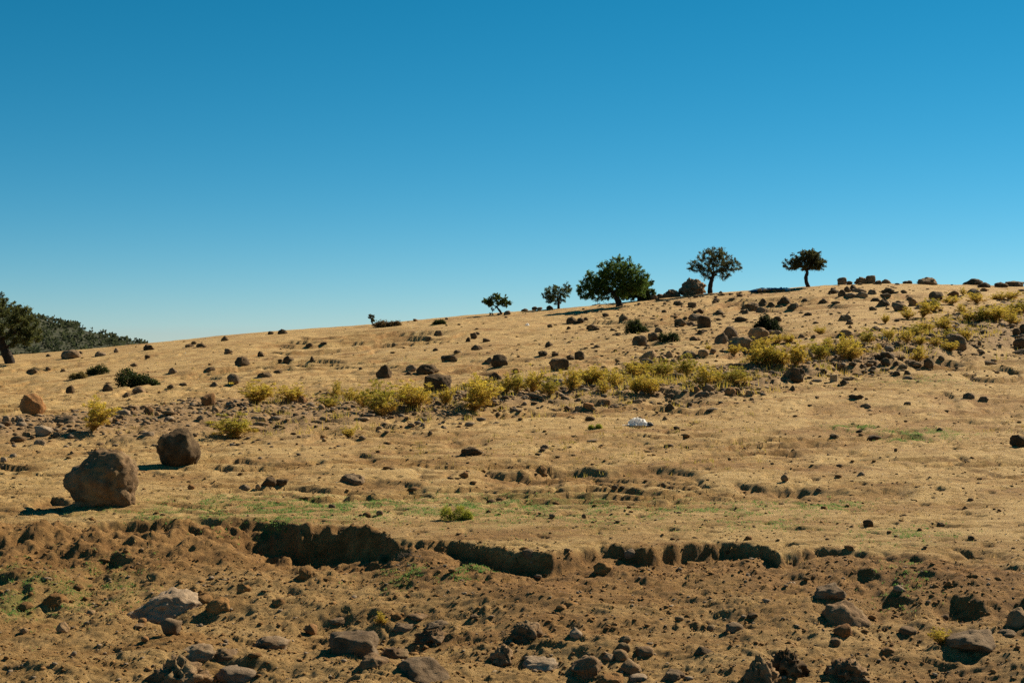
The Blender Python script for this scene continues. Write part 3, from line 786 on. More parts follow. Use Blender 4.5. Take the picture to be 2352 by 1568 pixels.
 (1560,1425,18,10,'r','B'),(1090,1420,20,10,'r','B'),(1290,1400,22,12,'j','C'),
]
def fix(e):
    # entries with a tilt are written (..., label, landmark, tilt)
    return e
for i, e in enumerate(ROCKS):
    add_rock(i, e)

# ------------------------------------------------------------------ loose stones and clods nobody could count
def scatter_mesh(name, P, S, mat, seed, sub=1, flat=0.7, variants=6):
    rs = np.random.RandomState(seed)
    base = []
    for k in range(variants):
        p, f = rock_shape(sub, seed * 10 + k, 'bcwjr'[k % 5], 1, 1, 0.75)
        base.append(p)
    n = len(P); nv = len(base[0]); B = np.array(base)[rs.randint(0, variants, n)]
    a = rs.uniform(0, 2 * np.pi, n)
    sc = np.stack([S * rs.uniform(.75, 1.4, n), S * rs.uniform(.7, 1.2, n), S * rs.uniform(.5, 1.0, n) * flat], 1)
    X = B * sc[:, None, :]
    co = np.stack([X[..., 0] * np.cos(a)[:, None] - X[..., 1] * np.sin(a)[:, None], X[..., 0] * np.sin(a)[:, None] + X[..., 1] * np.cos(a)[:, None], X[..., 2]], -1) + P[:, None, :]
    fc = f[None] + (np.arange(n) * nv)[:, None, None]
    me = raw_mesh(name, co.reshape(-1, 3), [fc.reshape(-1, 3)])
    o = link(name, me, mat)
    return o

def world_points(us, ys):
    x = (us - U0) * ys / F
    return np.stack([x, ys, ground_z(x, ys)], 1)

rs = np.random.RandomState(11)
def berm_points(n, seed):
    r = np.random.RandomState(seed)
    u = r.uniform(-150, 2560, n * 2)
    u = np.where(r.rand(n * 2) < 0.5, u, r.uniform(850, 2500, n * 2))
    bt, bb = np.interp(u, _tu, _bt_y), np.interp(u, _tu, _bb_y)
    k = np.clip(r.normal(0.5, 0.33, n * 2), -0.35, 1.35)
    y = bt - k * (bt - bb)
    return world_points(u[:n], np.minimum(y[:n], YR - 0.5))
P = berm_points(8800, 3)
S = 0.078 * np.exp(rs.normal(0, 0.5, len(P))) * (P[:, 1] / 28) ** 0.35
third = rs.rand(len(P))
for nm, mk, lab, a, b in (("rubble", 'P', "loose pale rubble strewn along the low stony bank with yellow shrubs", 0, .42),
                          ("rubble", 'T', "loose tan rubble strewn along the low stony bank with yellow shrubs", .42, .75),
                          ("rubble", 'B', "loose brown rubble strewn along the low stony bank with yellow shrubs", .75, 1.1)):
    m = (third >= a) & (third < b)
    o = scatter_mesh(nm, P[m], S[m], MAT[mk], 5 + int(a * 10))
    tag(o, lab, "rubble"); o["kind"] = "stuff"
# pebbles over the whole slope
n = 4200
y = 1 / rs.uniform(1 / 17.0, 1 / (YR - 1), n); u = rs.uniform(-220, 2580, n)
P = world_points(u, y)
S = 0.030 * np.exp(rs.normal(0, 0.55, n)) * (y / 20) ** 0.75
o = scatter_mesh("pebbles", P[::2], S[::2] * 0.9, MAT['C'], 22)
tag(o, "brown pebbles scattered over the dry slope", "pebbles"); o["kind"] = "stuff"
P, S = P[1::2], S[1::2]
o = scatter_mesh("pebbles", P[::2], S[::2], MAT['K'], 21)
tag(o, "dark pebbles scattered over the dry slope", "pebbles"); o["kind"] = "stuff"
n = 1500
y = 1 / rs.uniform(1 / 55.0, 1 / (YR - 1), n); u = 1650 + np.abs(rs.normal(0, 380, n)) * rs.choice([-0.5, 1], n)
P = world_points(u, y)
S = 0.11 * np.exp(rs.normal(0, 0.5, n)) * (y / 80) ** 0.6
o = scatter_mesh("pebbles", P, S, MAT['B'], 23)
tag(o, "small brown stones littering the rocky upper right slope", "pebbles"); o["kind"] = "stuff"
n = 1300
y = rs.uniform(12.5, 18.0, n); u = rs.uniform(-220, 2580, n)
keep = y < np.interp(u, _tu, _edge_y) - 0.1
P = world_points(u[keep], y[keep])
S = 0.022 * np.exp(rs.normal(0, 0.55, len(P)))
o = scatter_mesh("pebbles", P, S, MAT['P'], 25)
tag(o, "pale pebbles in the loose earth below the bank", "pebbles"); o["kind"] = "stuff"
n = 3600
y = rs.uniform(12.0, 18.5, n); u = rs.uniform(-220, 2580, n)
keep = y < np.interp(u, _tu, _edge_y) - 0.02
P = world_points(u[keep], y[keep])
S = 0.017 * np.exp(rs.normal(0, 0.6, len(P)))
o = scatter_mesh("loose_soil", P, S, MAT['C'], 27)
tag(o, "loose crumbs of brown earth below the eroded bank", "soil"); o["kind"] = "stuff"

def grit_mesh(name, P, S, mat, seed):
    r = np.random.RandomState(seed)
    o8 = np.array([[1, 0, 0], [-1, 0, 0], [0, 1, 0], [0, -1, 0], [0, 0, 1], [0, 0, -.6]], float)
    f8 = np.array([[0, 2, 4], [2, 1, 4], [1, 3, 4], [3, 0, 4], [2, 0, 5], [1, 2, 5], [3, 1, 5], [0, 3, 5]])
    n = len(P)
    V = (o8[None] * r.uniform(.5, 1.3, (n, 6, 1)) + r.normal(0, .18, (n, 6, 3))) * S[:, None, None] * np.array([1.2, 1, .8]) + P[:, None]
    return link(name, raw_mesh(name, V.reshape(-1, 3), [(f8[None] + 6 * np.arange(n)[:, None, None]).reshape(-1, 3)]), mat)
n = 22000
y = 1 / rs.uniform(1 / 12.5, 1 / 60.0, n); u = rs.uniform(-220, 2580, n)
P = world_points(u, y)
keep = fbm2(P[:, 0] / 2.5, P[:, 1] / 2.0, 3, 170) > rs.uniform(-.5, .35, n)
P = P[keep]; y = y[keep]
S = 0.009 * np.exp(rs.normal(0, 0.5, len(P))) * (y / 18) ** 0.9
for k, (mk, lab) in enumerate((('C', "fine brown grit over the near ground"), ('T', "fine tan grit over the near ground"), ('B', "fine dark brown grit over the near ground"))):
    o = grit_mesh("grit", P[k::3], S[k::3], MAT[mk], 60 + k)
    tag(o, lab, "grit"); o["kind"] = "stuff"

n = 16000
y = rs.uniform(12.0, 18.5, n); u = rs.uniform(-220, 2580, n)
keep = y < np.interp(u, _tu, _edge_y) - 0.05
P = world_points(u[keep], y[keep])
keep = fbm2(P[:, 0] / 0.9, P[:, 1] / 0.7, 3, 175) > rs.uniform(-.6, .3, len(P))
P = P[keep]
o = grit_mesh("loose_soil", P, 0.011 * np.exp(rs.normal(0, 0.5, len(P))), MAT['C'], 66)
tag(o, "fine granules of brown earth on the slope below the bank", "soil"); o["kind"] = "stuff"

# ------------------------------------------------------------------ grass and dry weeds (uncountable)
def blades(name, P, hgt, wid, colA, colB, seed, per=5, lean=0.7, mat=None):
    r = np.random.RandomState(seed)
    n = len(P) * per
    b = np.repeat(P, per, 0) + np.c_[r.normal(0, 1, (n, 2)) * np.repeat(hgt, per)[:, None] * 0.55, np.zeros(n)]
    L = np.repeat(hgt, per) * r.uniform(.5, 1.2, n)
    a = r.uniform(0, 2 * np.pi, n)
    t = np.abs(r.normal(0, lean, n))
    d = np.stack([np.cos(a) * np.sin(t), np.sin(a) * np.sin(t), np.cos(t)], 1)
    s = np.stack([-np.sin(a), np.cos(a), np.zeros(n)], 1) * (np.repeat(wid, per) * r.uniform(.6, 1.3, n))[:, None]
    mix = r.rand(n)[:, None]
    c = np.array(colA) * (1 - mix) + np.array(colB) * mix
    b[:, 2] -= 0.01
    co = np.stack([b - s, b + s, b + d * L[:, None]], 1).reshape(-1, 3)
    me = raw_mesh(name, co, [np.arange(3 * n).reshape(n, 3)], cols=np.repeat(c, 3, 0))
    o = link(name, me, mat or MAT['needle'])
    o["kind"] = "stuff"
    return o
pts = []
for gu, gv, gw, gh, ga in GREEN:
    k = int(900 * ga * (gw / 200.0 + 0.3))
    gy = float(y_of(gu, gv))
    uu = gu + rs.normal(0, gw * 0.62, k); yy = gy + rs.normal(0, gh * 0.62, k)
    pts.append(np.c_[uu, yy])
pts = np.concatenate(pts)
pts = pts[(pts[:, 1] > 13) & (pts[:, 0] > -220) & (pts[:, 0] < 2570)]
P = world_points(pts[:, 0], pts[:, 1])
keep = fbm2(P[:, 0] / 0.5, P[:, 1] / 0.45, 4, 90, 0.65) > -0.02
P = P[keep]
o = blades("grass", P, np.full(len(P), 0.030) * (P[:, 1] / 18) ** 0.5, np.full(len(P), 0.008), (0.060, 0.19, 0.045), (0.22, 0.28, 0.07), 3, per=8, lean=1.0)
tag(o, "short sparse green grass on the trodden ground above the bank", "grass")
n = 2600
y = 1 / rs.uniform(1 / 26.0, 1 / (YR - 2), n); u = rs.uniform(-220, 2580, n)
P = world_points(u, y)
keep = fbm2(P[:, 0] / 9, P[:, 1] / 9, 3, 140) > 0.08
P = P[keep]
hh = np.random.RandomState(4).uniform(.05, .16, len(P)) * (P[:, 1] / 60) ** 0.4
o = blades("dry_weeds", P, hh, hh * 0.10, (0.30, 0.20, 0.05), (0.24, 0.21, 0.05), 5, per=9, lean=0.8)
tag(o, "tiny yellowish dry weeds dotted over the slope", "weeds")
P = berm_points(1900, 9)
P = P[(fbm2(P[:, 0] / 2.2, P[:, 1] / 2.2, 3, 142) > -0.05) & (P[:, 0] / P[:, 1] * F > -600)]
hh = np.random.RandomState(6).uniform(.06, .30, len(P)) * (P[:, 1] / 30) ** 0.35
o = blades("dry_weeds", P, hh, hh * 0.035, (0.46, 0.30, 0.06), (0.40, 0.35, 0.06), 7, per=20, lean=0.75)
tag(o, "dry yellow weeds filling gaps between the shrubs on the rubble band", "weeds")
n = 26000
y = 1 / rs.uniform(1 / 13.5, 1 / 70.0, n); u = rs.uniform(-220, 2580, n)
P = world_points(u, y)
P = P[fbm2(P[:, 0] / 1.6, P[:, 1] / 1.6, 3, 150) > 0.05]
o = blades("dry_grass", P, 0.045 * (P[:, 1] / 18) ** .5, 0.0042 * (P[:, 1] / 18) ** .8, (0.16, 0.10, 0.035), (0.52, 0.36, 0.14), 8, per=4, lean=1.1)
tag(o, "wisps of straw-coloured dry grass on the near ground", "dry grass")

# ------------------------------------------------------------------ yellow shrubs
def tubes(paths, sides=4):
    """paths: list of (points (k,3), radii (k,)) -> verts, quads"""
    V, Q, off = [], [], 0
    ang = np.arange(sides) * 2 * np.pi / sides
    for p, r in paths:
        p = np.asarray(p, float); k = len(p)
        t = np.gradient(p, axis=0); t /= np.linalg.norm(t, axis=1)[:, None] + 1e-9
        ref = np.where(np.abs(t[:, 2:3]) > 0.9, np.array([[1.0, 0, 0]]), np.array([[0, 0, 1.0]]))
        a = np.cross(t, ref); a /= np.linalg.norm(a, axis=1)[:, None] + 1e-9
        b = np.cross(t, a)
        ring = p[:, None] + np.asarray(r)[:, None, None] * (np.cos(ang)[None, :, None] * a[:, None] + np.sin(ang)[None, :, None] * b[:, None])
        V.append(ring.reshape(-1, 3))
        i = np.arange(k - 1)[:, None] * sides; j = np.arange(sides)[None]
        jn = (j + 1) % sides
        Q.append(np.stack([i + j, i + jn, i + sides + jn, i + sides + j], -1).reshape(-1, 4) + off)
        off += k * sides
    return np.concatenate(V), np.concatenate(Q)

def leaf_tris(C, D, L, W, cols, r, droop=0.0):
    """narrow rhombic leaves at C along D"""
    n = len(C)
    s = np.cross(D, r.normal(size=(n, 3))); s /= np.linalg.norm(s, axis=1)[:, None] + 1e-9
    mid = C + D * (L * 0.5)[:, None]; tip = C + D * L[:, None]; tip[:, 2] -= droop * L
    co = np.stack([C, mid - s * W[:, None], tip, mid + s * W[:, None]], 1).reshape(-1, 3)
    return co, np.arange(4 * n).reshape(n, 4), np.repeat(cols, 4, 0)

def shrub_proto(k, greenish):
    r = np.random.RandomState(300 + k)
    paths, C, D, Cc = [], [], [], []
    nst = 22 + k % 3 * 4
    for s in range(nst):
        az = r.uniform(0, 2 * np.pi); out = r.uniform(0.02, 0.52) ** 0.75 * (0.98 if s % 3 else 0.55)
        top = np.array([np.cos(az) * out, np.sin(az) * out, (r.uniform(.42, .95) if s % 5 else r.uniform(1.0, 1.22)) * (1.0 - 0.75 * max(0, out - .15))])
        t = np.linspace(0, 1, 6)[:, None]
        bend = np.array([np.cos(az), np.sin(az), 0]) * 0.10
        p = top * t + bend * (t * (1 - t)) * np.array([1, 1, 0]) + r.normal(0, .012, (6, 3)) * t
        paths.append((p, np.linspace(.013, .006, 6)))
        for b in range(r.randint(4, 7)):
            tt = r.uniform(.30, 1.0); q0 = top * tt
            q1 = q0 + np.array([np.cos(az + r.normal(0, 1.3)) * .17, np.sin(az + r.normal(0, 1.3)) * .17, r.uniform(.02, .15)]) * r.uniform(.5, 1.2)
            q1[2] = min(q1[2], 1.25)
            paths.append((np.stack([q0, (q0 + q1) / 2 + r.normal(0, .008, 3), q1]), np.array([.006, .005, .004])))
            nb = r.randint(26, 40)
            d = r.normal(size=(nb, 3)); d[:, 2] = np.abs(d[:, 2]) * .8 + .1
            d /= np.linalg.norm(d, axis=1)[:, None]
            C.append(q1 - d * .01 + r.normal(0, .018, (nb, 3))); D.append(d)
            Cc.append(np.full(nb, q1[2]) + r.normal(0, .12, nb))
        nb = 34                                            # leaves down the stem, drier
        tt = r.uniform(.12, .9, nb)[:, None]
        d = r.normal(size=(nb, 3)); d[:, 2] = np.abs(d[:, 2]) * .5; d /= np.linalg.norm(d, axis=1)[:, None]
        C.append(top * tt + r.normal(0, .01, (nb, 3))); D.append(d); Cc.append(tt[:, 0] * top[2] * .8 - .1)
    C, D, hgt = np.concatenate(C), np.concatenate(D), np.concatenate(Cc)
    n = len(C)
    t = smooth(.05, .6, hgt)[:, None]
    dry, yel, grn = np.array([.44, .25, .05]), np.array([.62, .44, .060]), np.array([.38, .325, .05])
    if greenish:
        yel, grn = np.array([.48, .37, .045]), np.array([.21, .22, .032])
    g = r.rand(n)[:, None] ** 1.4
    cols = dry * (1 - t) + (yel * (1 - g) + grn * g) * t
    cols = cols * r.uniform(.75, 1.2, (n, 1))
    co, q, cc = leaf_tris(C, D, r.uniform(.06, .125, n), r.uniform(.005, .010, n), cols, r)
    wv, wq = tubes(paths, 3)
    stem = raw_mesh("stems", wv, [wq], True); stem.materials.append(MAT['twig'])
    fol = raw_mesh("foliage", co, [q], False, cc); fol.materials.append(MAT['needle'])
    # true extents so that the scale is right
    return stem, fol, np.percentile(np.abs(co[:, 0]), 97) * 2, np.percentile(co[:, 2], 99)

PROTO = [shrub_proto(k, k % 4 == 3) for k in range(8)]

SHRUBS = [  # picture foot, width, height, prototype, label, landmark
 (207,992,85,72,0,"lone bushy yellow shrub at left beside the pale angular slab","the lone left shrub"),
 (537,1007,90,54,3,"low spreading green-yellow shrub right of the dark upright boulder","the spreading shrub"),
 (588,928,70,50,1,"dense yellow shrub right of the ochre wedge rock","the dense yellow shrub"),
 (668,926,58,40,2,"thin open yellow shrub beside a small ochre stone","the thin shrub"),
 (757,938,42,30,3), (772,916,28,38,4,"tall spindly yellow sprig with a bare stem","the spindly sprig"),
 (805,920,40,27,5), (833,936,36,40,6), (873,956,72,76,7,"darkest and bushiest green-yellow shrub in the front row","the darkest shrub"),
 (950,941,70,62,1), (1023,930,32,40,2), (1083,949,96,78,0,"widest yellow shrub, right of the large dark block","the widest shrub"), (1116,933,54,62,4),
 (1163,906,36,44,5), (1186,903,34,48,3), (1223,904,46,52,6), (1262,909,40,42,7), (1311,899,46,52,0), (1356,886,42,40,1), (1374,881,38,38,2), (1388,903,30,30,4),
 (1411,889,46,40,5), (1458,869,42,38,6), (1481,863,36,32,0), (1461,904,30,38,1), (1494,909,52,48,2,"orange-footed yellow shrub at the lower rim of the rubble band","the orange-footed shrub"), (1518,869,52,42,3),
 (1576,864,44,48,7,"compact upright shrub standing apart in the rubble band","the compact shrub"), (1624,889,48,48,4), (1648,879,28,26,5), (1688,884,56,40,3,"low round green-yellow shrub at the rubble band's lower edge","the low round shrub"),
 (1686,816,28,25,6), (1626,808,13,17,1), (1731,841,54,44,0), (1743,811,42,32,2), (1758,841,44,44,4), (1751,796,32,20,5),
 (1784,790,32,22,6), (1811,788,24,20,1), (1779,839,42,44,7), (1799,842,42,44,2), (1829,846,48,60,0,"tall yellow shrub at the right end of the big clump","the tall clump shrub"), (1889,829,50,46,3), (1899,802,30,26,4),
 (1884,768,22,18,1), (1954,829,58,54,5,"full yellow shrub left of the dark rock pile","the full shrub by the pile"), (1939,814,38,38,6), (1994,789,34,34,7), (2034,743,17,21,1), (2044,780,28,25,2), (2020,805,15,16,4), (2086,733,32,26,5),
 (2121,730,42,38,0), (2146,718,34,30,3), (2084,788,26,30,6), (2104,770,32,24,7), (2129,763,36,24,1), (2113,793,26,22,2), (2111,831,36,34,4,"yellow shrub standing alone above the knobbly rock","the shrub above the knobbly rock"),
 (2150,796,24,26,5), (2186,700,38,21,6), (2179,761,44,32,0), (2181,781,28,25,7), (2184,808,30,26,1), (2221,783,26,30,2), (2211,720,26,21,4), (2213,678,17,17,5),
 (2246,698,40,26,6), (2226,740,38,26,0), (2254,738,42,30,7), (2284,740,46,38,1), (2314,733,48,32,2), (2341,723,42,34,3), (2324,745,32,25,4), (2294,690,34,19,5), (2321,690,40,21,6),
 (800,1005,26,24,1,"dry orange weed alone in the brown soil left of centre","the dry orange weed"),
 (2163,1480,32,38,1,"blurred dry yellow weed in the lower right soil","the dry yellow weed"),
 (875,1432,26,28,4,"pale dry seedling in the front soil above the flat-topped outcrop","the pale seedling"),
]
for i, e in enumerate(SHRUBS):
    u, v, w, h, k = e[:5]
    x, y, z = hit(u, v)
    s = y / F
    stem, fol, pw, ph = PROTO[k]
    W, Hh = w * s, h * s
    o = thing("yellow_shrub", (x, y + W * .15, z - 0.015), random.Random(i * 7).uniform(0, 6.28))
    fx = max(W * 1.08, Hh * 0.4) / pw
    o.scale = (fx, fx, Hh * 1.08 / ph)
    for nm, mm in (("stems", stem), ("foliage", fol)):
        link(nm, mm, None, o)
    ALL.append(dict(o=o, u=u, v=v - h / 2, label=e[5] if len(e) > 5 else None, lm=e[6] if len(e) > 6 else None, cat="shrub", group="yellow shrubs along the rubble band",
                    text=" ".join(t for t in ("small" if w < 30 else "", "green-yellow" if k % 4 == 3 else "yellow", "narrow" if h > w * 1.1 else "low" if h < w * .75 else "bushy", "shrub") if t)))

# ------------------------------------------------------------------ dark green bushes
def leaf_cloud(centres, rad, per, L, W, colA, colB, r, up=0.2):
    n = len(centres) * per
    c = np.repeat(centres, per, 0) + r.normal(size=(n, 3)) * np.repeat(rad, per)[:, None] * 0.55
    d = r.normal(size=(n, 3)); d[:, 2] += up; d /= np.linalg.norm(d, axis=1)[:, None]
    # tint: clumps vary, new growth lighter
    cl = np.repeat(r.rand(len(centres)), per); mix = np.clip(0.65 * cl + 0.45 * r.rand(n) - .05, 0, 1)[:, None]
    cols = np.array(colA) * (1 - mix) + np.array(colB) * mix
    return leaf_tris(c, d, L * r.uniform(.6, 1.3, n), W * r.uniform(.6, 1.3, n), cols, r)

BUSHES = [  # foot, half lobes [(du, top, halfwidth)], kind, label, landmark
 (305, 889, [(-14, 46, 34), (22, 26, 26), (42, 12, 14)], 'g', "large dark green bush with two humps on the left slope", "the two-humped bush"),
 (222, 861, [(-14, 20, 16), (8, 26, 22)], 'g', "dark green bush leaning right, uphill of the two-humped bush", "the leaning bush"),
 (175, 870, [(-4, 14, 18), (10, 16, 12)], 'y', "small straw-brown bush left of the leaning dark bush", "the straw-brown bush"),
 (1460, 766, [(-6, 33, 22), (16, 18, 16), (4, 38, 8)], 'g', "dark feathery bush on the slope below the largest tree", "the feathery bush"),
 (1537, 785, [(-14, 22, 16), (10, 25, 18)], 'g', "low dark green bush right of the domed dark boulder", "the low green bush"),
 (1762, 765, [(-2, 48, 30), (18, 28, 20), (-16, 24, 18), (4, 34, 26)], 'k', "dark conical juniper bush above the veined tan boulder", "the dark juniper"),
 (885, 751, [(-10, 13, 22), (14, 11, 16), (26, 12, 10)], 'b', "rust-brown mounded bush on the skyline left of centre", "the rust-brown mound"),
 (1008, 745, [(-5, 9, 10), (6, 11, 10)], 'g', "tiny dark green bush just under the skyline", "the tiny skyline bush"),
 (1045, 1195, [(-18, 36, 20), (12, 40, 20), (28, 26, 14)], 'o', "small olive-green shrub alone on the green ground above the bank", "the olive shrub"),
 (1368, 985, [(-10, 7, 7), (8, 11, 8)], 'o', "tiny green tuft left of the white bag", "the tiny green tuft"),
]
PAL = {'g': ((.014, .024, .006), (.062, .078, .020)), 'k': ((.009, .014, .006), (.030, .040, .014)), 'b': ((.07, .042, .016), (.17, .11, .045)),
       'y': ((.12, .085, .03), (.26, .19, .06)), 'o': ((.10, .14, .016), (.50, .46, .06))}
for i, (u, v, lobes, kd, lab, lm) in enumerate(BUSHES):
    r = np.random.RandomState(500 + i)
    x, y, z = hit(u, v); s = y / F
    o = thing("bush", (x, y + 10 * s, z))
    C, paths = [], []
    for du, tp, hw in lobes:
        n = 70
        d = r.normal(size=(n, 3)); d[:, 2] = np.abs(d[:, 2]); d /= np.linalg.norm(d, axis=1)[:, None]
        rr = r.uniform(.25, 1, n) ** .45
        c = d * rr[:, None] * np.array([hw * .88, hw * .75, tp * .90]) + np.array([du, 0, 0])
        if kd == 'k':
            c[:, 0] = du + (c[:, 0] - du) * (1 - .5 * c[:, 2] / tp); c[:, 1] *= (1 - .5 * c[:, 2] / tp)
        C.append(c)
        for q in c[::3]:
            b0 = np.array([du * .5, 0, 0])
            paths.append((np.stack([b0, b0 * .4 + q * .5 + r.normal(0, 1, 3), q]) * s, np.array([.9, .6, .3]) * s * .8))
    C = np.concatenate(C) * s
    hw0 = lobes[0][2]
    big = max(hw0, 14)
    lf = max(big * .13, 2.0) * s
    co, q, cc = leaf_cloud(C, np.full(len(C), big * .22 * s), 46 if kd != 'o' else 30, lf, lf * .30, *PAL[kd], r, .35)
    wv, wq = tubes(paths, 3)
    link("stems", raw_mesh("stems", wv, [wq], True), MAT['bark'] if kd in 'gk' else MAT['twig'], o)
    link("foliage", raw_mesh("foliage", co, [q], False, cc), MAT['leaf'] if kd in 'gk' else MAT['needle'], o)
    ALL.append(dict(o=o, u=u, v=v - 12, label=lab, lm=lm, cat="bush", text="bush"))

# ------------------------------------------------------------------ trees
def grow(trunk, blobs, natt, r, step):
    """skeleton: trunk nodes, then every attractor joins the nearest suitable node"""
    P = [np.array(p, float) for p in trunk]; par = [-1] + list(range(len(trunk) - 1))
    att = []
    wsum = sum(b[2] * b[3] for b in blobs)
    for cx, cz, rx, rz, ry in blobs:
        n = max(6, int(natt * rx * rz / wsum))
        d = r.normal(size=(n, 3)); d /= np.linalg.norm(d, axis=1)[:, None]
        rr = r.uniform(.12, 1, n) ** .42
        att.append(d * rr[:, None] * np.array([rx, ry, rz]) + np.array([cx, 0, cz]))
    att = np.concatenate(att)
    top = P[-1]
    att = att[np.argsort(np.linalg.norm(att - top, axis=1))]
    i0 = max(1, len(trunk) - 3)
    tips = []
    plen = [0.0] * len(P)
    for a in att:
        A = np.array(P[i0:]); L = np.array(plen[i0:])
        dist = np.linalg.norm(A - a, axis=1)
        k = int(np.argmin(dist + .35 * L)) + i0
        dk = np.linalg.norm(P[k] - a)
        m = max(1, int(dk / step))
        prev = k
        sag = r.normal(0, .07, 3) * dk + np.array([0, 0, .10 * dk])
        base = P[k]
        for j in range(1, m + 1):
            t = j / m
            P.append(base + (a - base) * t + sag * math.sin(math.pi * t) * .8)
            par.append(prev); plen.append(plen[prev] + dk / m); prev = len(P) - 1
        tips.append(prev)
    return np.array(P), np.array(par), tips, att

def tree(name, u, v, trunk, blobs, label, lm, natt, per, leafpx, tr, seed, colA=(.018, .030, .008), colB=(.075, .095, .022), spread=1.0):
    """trunk and blobs in picture units relative to the foot (right, up)"""
    r = np.random.RandomState(seed)
    x, y, z = hit(u, v); s = y / F
    o = thing(name, (x, y, z - .03))
    tk = [np.array([a, r.normal(0, .8) if j else 0, b]) for j, (a, b) in enumerate(trunk)]
    bl = [(cx, cz, rx, rz, ry) for cx, cz, rx, rz, ry in blobs]
    P, par, tips, att = grow(tk, bl, natt, r, max(3.0, bl[0][2] * .11))
    # pipe model radii
    load = np.zeros(len(P)); load[tips] = 1
    for k in range(len(P) - 1, 0, -1):
        load[par[k]] += load[k]
    rad = tr * (load / load[0]) ** 0.56
    nt = len(trunk)
    flare = np.linspace(1.45, 1.0, nt)
    rad[:nt] = tr * flare * np.maximum(.8, (load[:nt] / load[0]) ** .5)
    thick, thin = [], []
    tp = np.array([P[k] for k in range(nt)])
    # smooth the trunk
    tt = np.linspace(0, nt - 1, nt * 4); tps = np.stack([np.interp(tt, np.arange(nt), tp[:, c]) for c in range(3)], 1)
    ker = np.array([.25, .5, .25]); tps[1:-1] = np.stack([np.convolve(tps[:, c], ker, 'valid') for c in range(3)], 1)
    trs = np.interp(tt, np.arange(nt), rad[:nt]) * (1 + .08 * r.normal(size=len(tt)))
    tps[0, 2] -= 3
    trunk_v, trunk_q = tubes([(tps * s, trs * s)], 8)
    for k in range(nt, len(P)):
        pth = (np.stack([P[par[k]], P[k]]) * s, np.array([min(rad[par[k]], rad[k] * 1.5), rad[k]]) * s)
        (thick if rad[k] > .22 * tr else thin).append(pth)
    link("trunk", raw_mesh("trunk", trunk_v, [trunk_q], True), MAT['bark'], o)
    wv, wq = tubes(thick + thin, 4)
    crown = None
    # leaf clumps at the tips and along the last twigs
    C = [P[t] for t in tips] + [P[par[t]] * .5 + P[t] * .5 for t in tips] + [P[t] + r.normal(0, 1, 3) * bl[0][2] * .05 for t in tips]
    C = np.array(C) * s
    rc = bl[0][2] * .085 * spread * s
    sp = []
    for t in tips:
        d = P[t] - P[par[t]]; d = d / (np.linalg.norm(d) + 1e-6) + r.normal(0, .45, 3)
        sp += [P[t] + d * bl[0][2] * k_ for k_ in (.05, .09, .13)]
    C = np.concatenate([C, np.array(sp) * s])
    rs_ = np.concatenate([r.uniform(.6, 1.3, len(C) - len(sp)), np.full(len(sp), .38)])
    colA, colB = np.array(colA) * 1.35, np.array(colB) * 1.7
    co, q, cc = leaf_cloud(C, rs_ * rc, int(per * .95), leafpx * .78 * s, leafpx * .22 * s, colA, colB, r, .15)
    crown = link("crown", raw_mesh("crown", co, [q], False, cc), MAT['leaf'], o)
    link("branches", raw_mesh("branches", wv, [wq], True), MAT['bark'], crown)
    ALL.append(dict(o=o, u=u, v=v - 30, label=label, lm=lm, cat="tree", text="tree"))
    return o

tree("spreading_tree", 1424, 703, [(0, 0), (-4, 12), (-10, 24), (-12, 32)],
     [(-30, 58, 52, 34, 44), (22, 62, 44, 36, 40), (-6, 84, 46, 28, 40), (-62, 42, 36, 26, 30), (46, 52, 24, 26, 26), (-50, 26, 30, 14, 24), (-78, 36, 18, 18, 16), (-10, 46, 50, 30, 40)],
     "largest dark tree, broad spreading crown on a leaning trunk, on the skyline", "the largest tree", 440, 24, 3.9, 5.6, 1, (.018, .034, .007), (.085, .130, .022))
tree("bushy_tree", 1468, 690, [(0, 0), (1, 6), (0, 12)],
     [(-6, 24, 34, 20, 26), (14, 30, 22, 20, 20), (22, 14, 18, 12, 16), (-24, 14, 18, 12, 16)],
     "low bushy tree crouching behind the largest tree's right side", "the crouching bushy tree", 150, 34, 3.4, 2.6, 2, (.015, .028, .008), (.06, .085, .02))
tree("olive_tree", 1283, 700, [(0, 0), (0, 10), (-1, 20), (-3, 26)],
     [(-6, 36, 32, 18, 26), (16, 42, 16, 14, 14), (-22, 30, 14, 14, 14), (-6, 20, 26, 8, 18)],
     "small round airy tree left of the largest tree on the skyline", "the round airy tree", 120, 16, 3.2, 2.2, 3, (.022, .032, .012), (.080, .092, .03))
tree("small_tree", 1153, 722, [(0, 0), (-4, 8), (-9, 14), (-12, 18)],
     [(-14, 32, 26, 14, 20), (-34, 30, 12, 9, 10), (4, 28, 16, 10, 12), (-12, 42, 10, 8, 8)],
     "little flat-topped tree with a slanting trunk on the middle skyline", "the slanting little tree", 100, 18, 3.2, 1.9, 4)
tree("sapling", 1130, 724, [(0, 0), (0, 5), (1, 10)],
     [(1, 14, 4, 5, 3), (-3, 4, 6, 4, 4)],
     "thin sapling below the left side of the slanting little tree", "the thin sapling", 20, 10, 2.2, .6, 5, (.04, .034, .02), (.10, .085, .05))
tree("wind_bent_tree", 857, 748, [(0, 0), (0, 5), (-3, 9), (-4, 12)],
     [(-4, 20, 8, 8, 7), (-8, 24, 5, 5, 5), (-1, 13, 6, 5, 5)],
     "tiny wind-bent tree alone on the skyline left of centre", "the wind-bent tree", 44, 14, 2.4, 1.3, 6, (.03, .03, .014), (.085, .085, .035))
